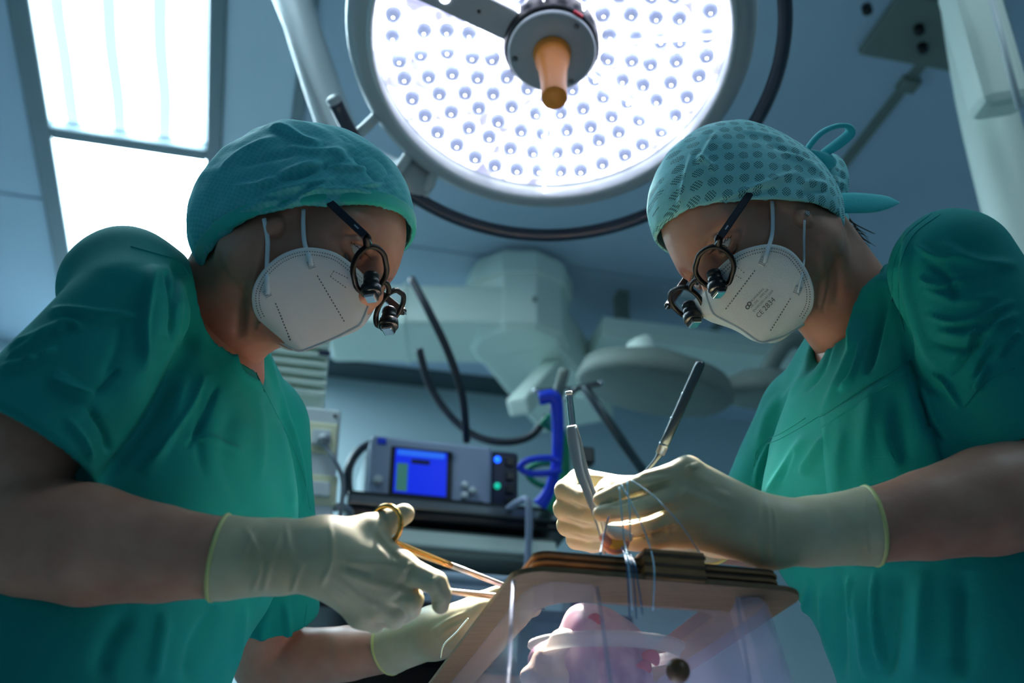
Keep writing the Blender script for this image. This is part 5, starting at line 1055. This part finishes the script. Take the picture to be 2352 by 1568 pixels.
def ring_plate(o, i, z0, z1):
    V = []; n = len(o)
    for z in (z0, z1):
        for loop in (o, i): V += [RM(b, a, z) for b, a in loop]
    F = []
    for k in range(n):
        j = (k + 1) % n
        F += [(k, j, n + j, n + k), (2 * n + k, 3 * n + k, 3 * n + j, 2 * n + j), (k, 2 * n + k, 2 * n + j, j), (n + k, n + j, 3 * n + j, 3 * n + k)]
    return fix(np.array(V), F)
ib0, ib1, ia0, ia1 = bl + .022, br - .022, AN + .045, AF - .03
lid = obj('lid_board', *ring_plate(rrect(bl + .004, br - .004, AN + .004, AF - .004, .012), rrect(ib0, ib1, ia0, ia1, .03), zb + .0005, zt - .0005), M['ply_dark'], bx_, False)
for k in range(6):
    e = .0012 * (k % 2); z0 = zb + (zt - zb) * k / 6
    obj('ply_layer', *ring_plate(rrect(bl + e, br - e, AN + e, AF - e, .012), rrect(ib0 - .003, ib1 + .003, ia0 - .003, ia1 + .003, .03), z0 + .0002, z0 + (zt - zb) / 6 - .0002), M['ply_light' if k % 2 == 0 else 'ply_dark'], lid, False)
obj('flange', *ring_plate(rrect(fl, fr, AN - .010, AF + .02, .026), rrect(ib0 + .004, ib1 - .004, ia0 + .012, ia1, .03), zf - .001, zb), M['ply_face'], bx_, False)
kb0, kz0 = bz(1484, 1326, AN - .012); kb1, kz1 = bz(1618, 1268, AN - .012)
obj('lid_block', *rbox(kb0, kb1, AN - .012, AN + .02, kz0, kz1, .0015), M['ply_light'], bx_, False)
for k in range(3): obj('block_ply', *rbox(kb0 - .0004, kb1 + .0004, AN - .0124, AN + .018, kz0 + (kz1 - kz0) * (k + .25) / 3, kz0 + (kz1 - kz0) * (k + .55) / 3), M['ply_dark'], bx_, False)
# clear walls: near wall with two proud pilasters, side walls, far wall; the box widens towards the bottom
zw0, zw1 = .80, zf - .001
def wall_path():
    a_in, a_out = AN + .052, AN + .012
    x = lambda px, a: bz(px, 1360, a)[0]
    p = [(fl + .020, AF), (fl + .018, AN + .05), (fl + .022, a_out + .012), (fl + .034, a_out), (x(1362, a_out), a_out), (x(1378, a_in), a_in), (x(1672, a_in), a_in), (x(1696, a_out), a_out), (fr - .034, a_out), (fr - .022, a_out + .012), (fr - .018, AN + .05), (fr - .020, AF)]
    return p
cb_, ca_ = (fl + fr) / 2, (AN + AF) / 2
def flare(p, k): return [(cb_ + (b - cb_) * (1 + k), ca_ + (a - ca_) * (1 + k)) for b, a in p]
wp = wall_path(); G = np.zeros((10, len(wp) + 1, 3))
for i, t in enumerate(np.linspace(0, 1, 10)):
    q = flare(wp, .30 * t); G[i] = [RM(b, a, zw1 + (zw0 - zw1) * t) for b, a in q + q[:1]]
V, F = solid(G, .0016); obj('clear_wall', V, F, M['box_plastic'], bx_, False)
obj('base_plate', *rbox(fl - .03, fr + .03, AN - .04, AF + .06, zw0 - .004, zw0, .001), M['box_plastic'], bx_, False)
for t in ((1180, 1240), (1372, 1404), (1690, 1724)):
    a = RM(*[bz(t[0], 1350, AN + .010)[0], AN + .010, zw1 - .002]); b = ona(t[1] if t[0] != 1180 else 1166, 1575, AN - .012)
    obj('wall_rib', *tube([a, b], .0016, 6, 1), M['box_plastic'], bx_)
# what is in the box
hc = P(1375, 1565, .985); Fh = Field(hc - .1, hc + .1, .0026); E3 = np.eye(3)
Fh.cone(hc + np.array([-.005, 0, -.03]), hc + np.array([.0, .0, .03]), .040, .036, .02); Fh.cone(hc + np.array([.0, 0, .02]), hc + np.array([-.045, .0, .018]), .022, .018, .02); Fh.cone(hc + np.array([.02, 0, .02]), hc + np.array([.03, -.01, -.05]), .026, .022, .02); Fh.cone(hc + np.array([.005, 0, .03]), hc + np.array([-.012, .0, .056]), .018, .013, .015)
V, F = finish(Fh, 2, None, wobble=[(80, .003, 4), (190, .0012, 5)])
ht = tag(obj('heart', V, F, M['heart']), 'pinkish purple animal heart lying inside the clear box', 'heart')
for dx, dz, r in ((.042, .014, .005), (.036, .006, .004), (-.004, .046, .0045)):
    Fb = Field(hc + np.array([dx, -.033, dz]) - .02, hc + np.array([dx, -.033, dz]) + .02, .0012); q = hc + np.array([dx, -.033, dz]); Fb.ell(q, (r * 1.5, r * .5, r), E3, .002); Fb.ell(q + np.array([r, 0, -r]), (r * .7, r * .4, r * .9), E3, .004); V, F = finish(Fb, 1, None, wobble=[(500, .0006, 3)]); obj('blood_clot', V, F, M['blood'], ht)
Ff = Field(hc - .1, hc + .1, .0024)
for dx, dy, dz, r in ((-.042, -.012, .016, .015), (-.052, -.008, .002, .013), (-.038, -.02, -.006, .012), (-.030, -.024, .030, .010), (.03, -.022, -.03, .012), (.038, -.012, -.012, .011)): Ff.ell(hc + np.array([dx, dy, dz]), (r * 1.2, r, r * .9), E3, .014)
V, F = finish(Ff, 2, None, wobble=[(150, .0025, 7), (320, .001, 8)]); obj('fat_layer', V, F, M['heart_fat'], ht)
rcn = P(1392, 1487, 1.0)
tag(obj('bowl', *fix(*lathe([(.0635, -.009), (.0655, -.003), (.069, .0), (.0685, .003), (.064, .002), (.062, -.009), (.0635, -.009)], rcn, nrm((.02, -.10, 1)), 56, cap=False)), M['bowl_white']), 'white translucent bowl around the heart inside the box', 'bowl')
for k, (x, y) in enumerate(((1480, 1455), (1500, 1490), (1470, 1500))):
    pass
V, F = fix(*lathe([(.0005, -.0095), (.007, -.0066), (.0095, 0), (.0082, .005), (.005, .0085), (.0035, .0115)], P(1558, 1540, .862), AX, 22)); obj('knob', V, F, M['knob_wood'], bx_)
# table under the box
tb = empty('instrument_table', RM((bl + br) / 2, 1.0, 0), 'steel instrument table standing under the clear plastic box', 'table')
obj('table_top', *rbox(bl - .12, br + .12, AN - .10, AF + .12, .765, .795, .006), M['steel'], tb, False)
obj('pole', *tube([RM((bl + br) / 2, 1.02, .05), RM((bl + br) / 2, 1.02, .77)], .03, 16, 1), M['steel'], tb)
for s in (-1, 1): obj('foot', *rbox((bl + br) / 2 - .22, (bl + br) / 2 + .22, 1.02 + s * .16 - .03, 1.02 + s * .16 + .03, 0, .05, .01), M['dark_steel'], tb, False)
obj('foot_bar', *rbox((bl + br) / 2 - .03, (bl + br) / 2 + .03, .86, 1.18, .02, .06, .01), M['dark_steel'], tb, False)

# ------------------------------------------------------------------ instruments
nh = empty('needle_holder', P(1165, 1352, 1.0), 'gold-handled steel needle holder in the left surgeon\'s hand', 'needle holder')
c = P(887, 1204, .908); u = nrm(UP + RT * .15); v = nrm(RT * .74 - FW * .67)
obj('finger_ring', *tube([c + .0150 * math.cos(w) * u + .0172 * math.sin(w) * v for w in np.linspace(0, 2 * math.pi, 18, endpoint=False)], .0022, 8, 2, closed=True), M['gold'], nh)
c2 = P(880, 1350, .93); obj('finger_ring', *tube([c2 + .014 * math.cos(w) * RT + .012 * math.sin(w) * UP for w in np.linspace(0, 2 * math.pi, 16, endpoint=False)], .0021, 8, 2, closed=True), M['gold'], nh)
s1 = [P(902, 1243, .905), P(925, 1256, .915), P(1040, 1300, .955), P(1168, 1348, 1.0)]
obj('shank', *tube(s1[:3], [.0036, .0034, .0026], 10, 4), M['gold'], nh); obj('shank', *tube([s1[2] - nrm(s1[3] - s1[2]) * .003, s1[3]], [.0027, .0024], 10, 1), M['steel_satin'], nh)
s2 = [P(893, 1347, .93), P(960, 1352, .945), P(1040, 1359, .965), P(1165, 1371, 1.0)]
obj('shank', *tube(s2, [.0034, .003, .0029, .0027], 10, 3), M['steel_satin'], nh)
pv = P(1172, 1362, 1.003); obj('box_joint', *box(pv, (.014, .010, .006), (nrm(s1[3] - s1[2]), UP, FW), .002), M['steel'], nh, False)
for dy in (-6, 6): obj('jaw', *tube([pv, P(1215, 1378 + dy, 1.03), P(1250, 1392 + dy, 1.05)], [.003, .0024, .0012], 8, 3), M['steel'], nh)
# thumb forceps in the far right hand
fc = empty('thumb_forceps', P(1395, 1272, .95), 'steel thumb forceps with a broad rounded end held in the bright far hand', 'forceps')
for sgn in (-1, 1):
    path = [P(1313 - 0 * sgn, 978, 1.005), P(1321 + 2 * sgn, 1020, .998), P(1337 + 5 * sgn, 1085, .985), P(1362 + 6 * sgn, 1150, .972), P(1383 + 5 * sgn, 1215, .96), P(1393 + 5 * sgn, 1272, .95)]
    path = [p + FW * .003 * sgn * k for p, k in zip(path, (0, .3, 1, 1, .8, .3))]
    obj('forceps_arm', *tube(path, [.0046, .0056, .0044, .0030, .0022, .0012], 10, 5, flat=.32, ref=RT), M['steel_satin'], fc)
tf = empty('steel_probe', P(1330, 1100, 1.02), 'thin shiny steel forceps standing upright behind the broad ones', 'forceps')
obj('handle', *tube([P(1307, 902, 1.03), P(1312, 950, 1.03), P(1318, 1010, 1.025), P(1326, 1085, 1.02), P(1335, 1120, 1.02)], [.0030, .0034, .0028, .0022, .0015], 10, 4), M['steel'], tf); obj('tip_cap', *tube([P(1306, 898, 1.03), P(1307, 906, 1.03)], .0032, 10, 1), M['white_enamel'], tf)
sc2 = empty('scalpel_handle', P(1486, 1082, .96), 'long dark round-handled instrument rising behind the near right hand', 'scalpel')
obj('grip', *tube([P(1609, 834, .955), P(1604, 846, .955), P(1560, 945, .957), P(1516, 1042, .96)], [.0035, .0042, .0042, .0040], 14, 2), M['dark_steel'], sc2); obj('shaft', *tube([P(1517, 1040, .96), P(1505, 1058, .96), P(1484, 1082, .962), P(1462, 1105, .965)], [.0028, .0018, .0016, .0016], 10, 3), M['dark_steel'], sc2)
for k in (.35, .62, .9):
    a = P(1609, 834, .955); b = P(1516, 1042, .96); q = a + (b - a) * k; obj('grip_ring', *fix(*lathe([(.0043, -.001), (.0046, 0), (.0043, .001)], q, b - a, 14, cap=False)), M['steel'], sc2)
# valve sizer held in the fingers
vs = empty('valve_ring', P(1415, 1240, .905), 'small pink tissue ring with yellow disc held under the fingers', 'valve')
c = P(1414, 1240, .905); n_ = nrm(nrm(CAMP - c) + UP * .2 - RT * .1)
V, F = fix(*lathe([(.004, -.006), (.0105, -.005), (.0118, 0), (.0105, .003), (.0078, .003)], c, n_, 24, UP, cap=False)); obj('tissue_ring', V, F, M['tissue_pink'], vs)
V, F = fix(*lathe([(.0085, .0), (.0082, .0032), (.006, .0042), (.0005, .0044)], c, n_, 24)); obj('yellow_disc', V, F, M['yellow_disc'], vs)
obj('white_fold', *tube([P(1396, 1212, .905), P(1410, 1222, .90), P(1440, 1230, .902), P(1448, 1240, .905)], [.003, .0055, .0045, .002], 10, 5), M['tissue_white'], vs)
obj('tissue_tab', *tube([P(1380, 1230, .905), P(1392, 1240, .903), P(1405, 1256, .904)], [.0025, .0042, .003], 10, 5), M['tissue_pink'], vs)
# sutures
thr = [('pale blue suture hanging straight from the index finger over the lid', [(1422, 1118, .893), (1428, 1180, .888), (1434, 1240, .885), (1441, 1275, .86), (1447, 1330, .848), (1452, 1400, .86)], 'suture_blue'),
       ('pale blue suture slanting from the index finger across three fingers', [(1426, 1112, .893), (1458, 1170, .885), (1486, 1235, .89), (1500, 1285, .862), (1503, 1330, .848), (1500, 1400, .86)], 'suture_blue'),
       ('pale blue suture running down across the back of the near right hand', [(1446, 1100, .895), (1500, 1138, .888), (1560, 1200, .895), (1598, 1256, .91), (1612, 1275, .925)], 'suture_blue'),
       ('pale blue suture hanging between the fingertips and the yellow disc', [(1440, 1104, .894), (1446, 1170, .886), (1448, 1240, .885)], 'suture_blue'),
       ('blue suture tied below the fingertips beside the yellow disc', [(1398, 1186, .9), (1388, 1225, .895), (1378, 1275, .87)], 'suture_dark'),
       ('dark blue suture, leftmost of the bundle over the lid edge', [(1428, 1255, .885), (1438, 1285, .852), (1442, 1330, .845), (1446, 1420, .85)], 'suture_dark'),
       ('dark blue suture, middle of the bundle over the lid edge', [(1432, 1256, .885), (1448, 1288, .852), (1455, 1330, .845), (1462, 1420, .85)], 'suture_dark'),
       ('dark blue suture, rightmost of the bundle over the lid edge', [(1436, 1257, .885), (1456, 1290, .852), (1464, 1330, .845), (1476, 1410, .85)], 'suture_dark'),
       ('pale suture looping at the lower left corner of the lid', [(1075, 1420, 1.02), (1048, 1452, 1.07), (1020, 1480, 1.09), (1012, 1510, 1.1)], 'suture_blue')]
for lab, pts, m_ in thr: tag(obj('suture_thread', *tube([P(*q) for q in pts], .00062, 6, 6), M[m_]), lab, 'thread', 'suture threads')
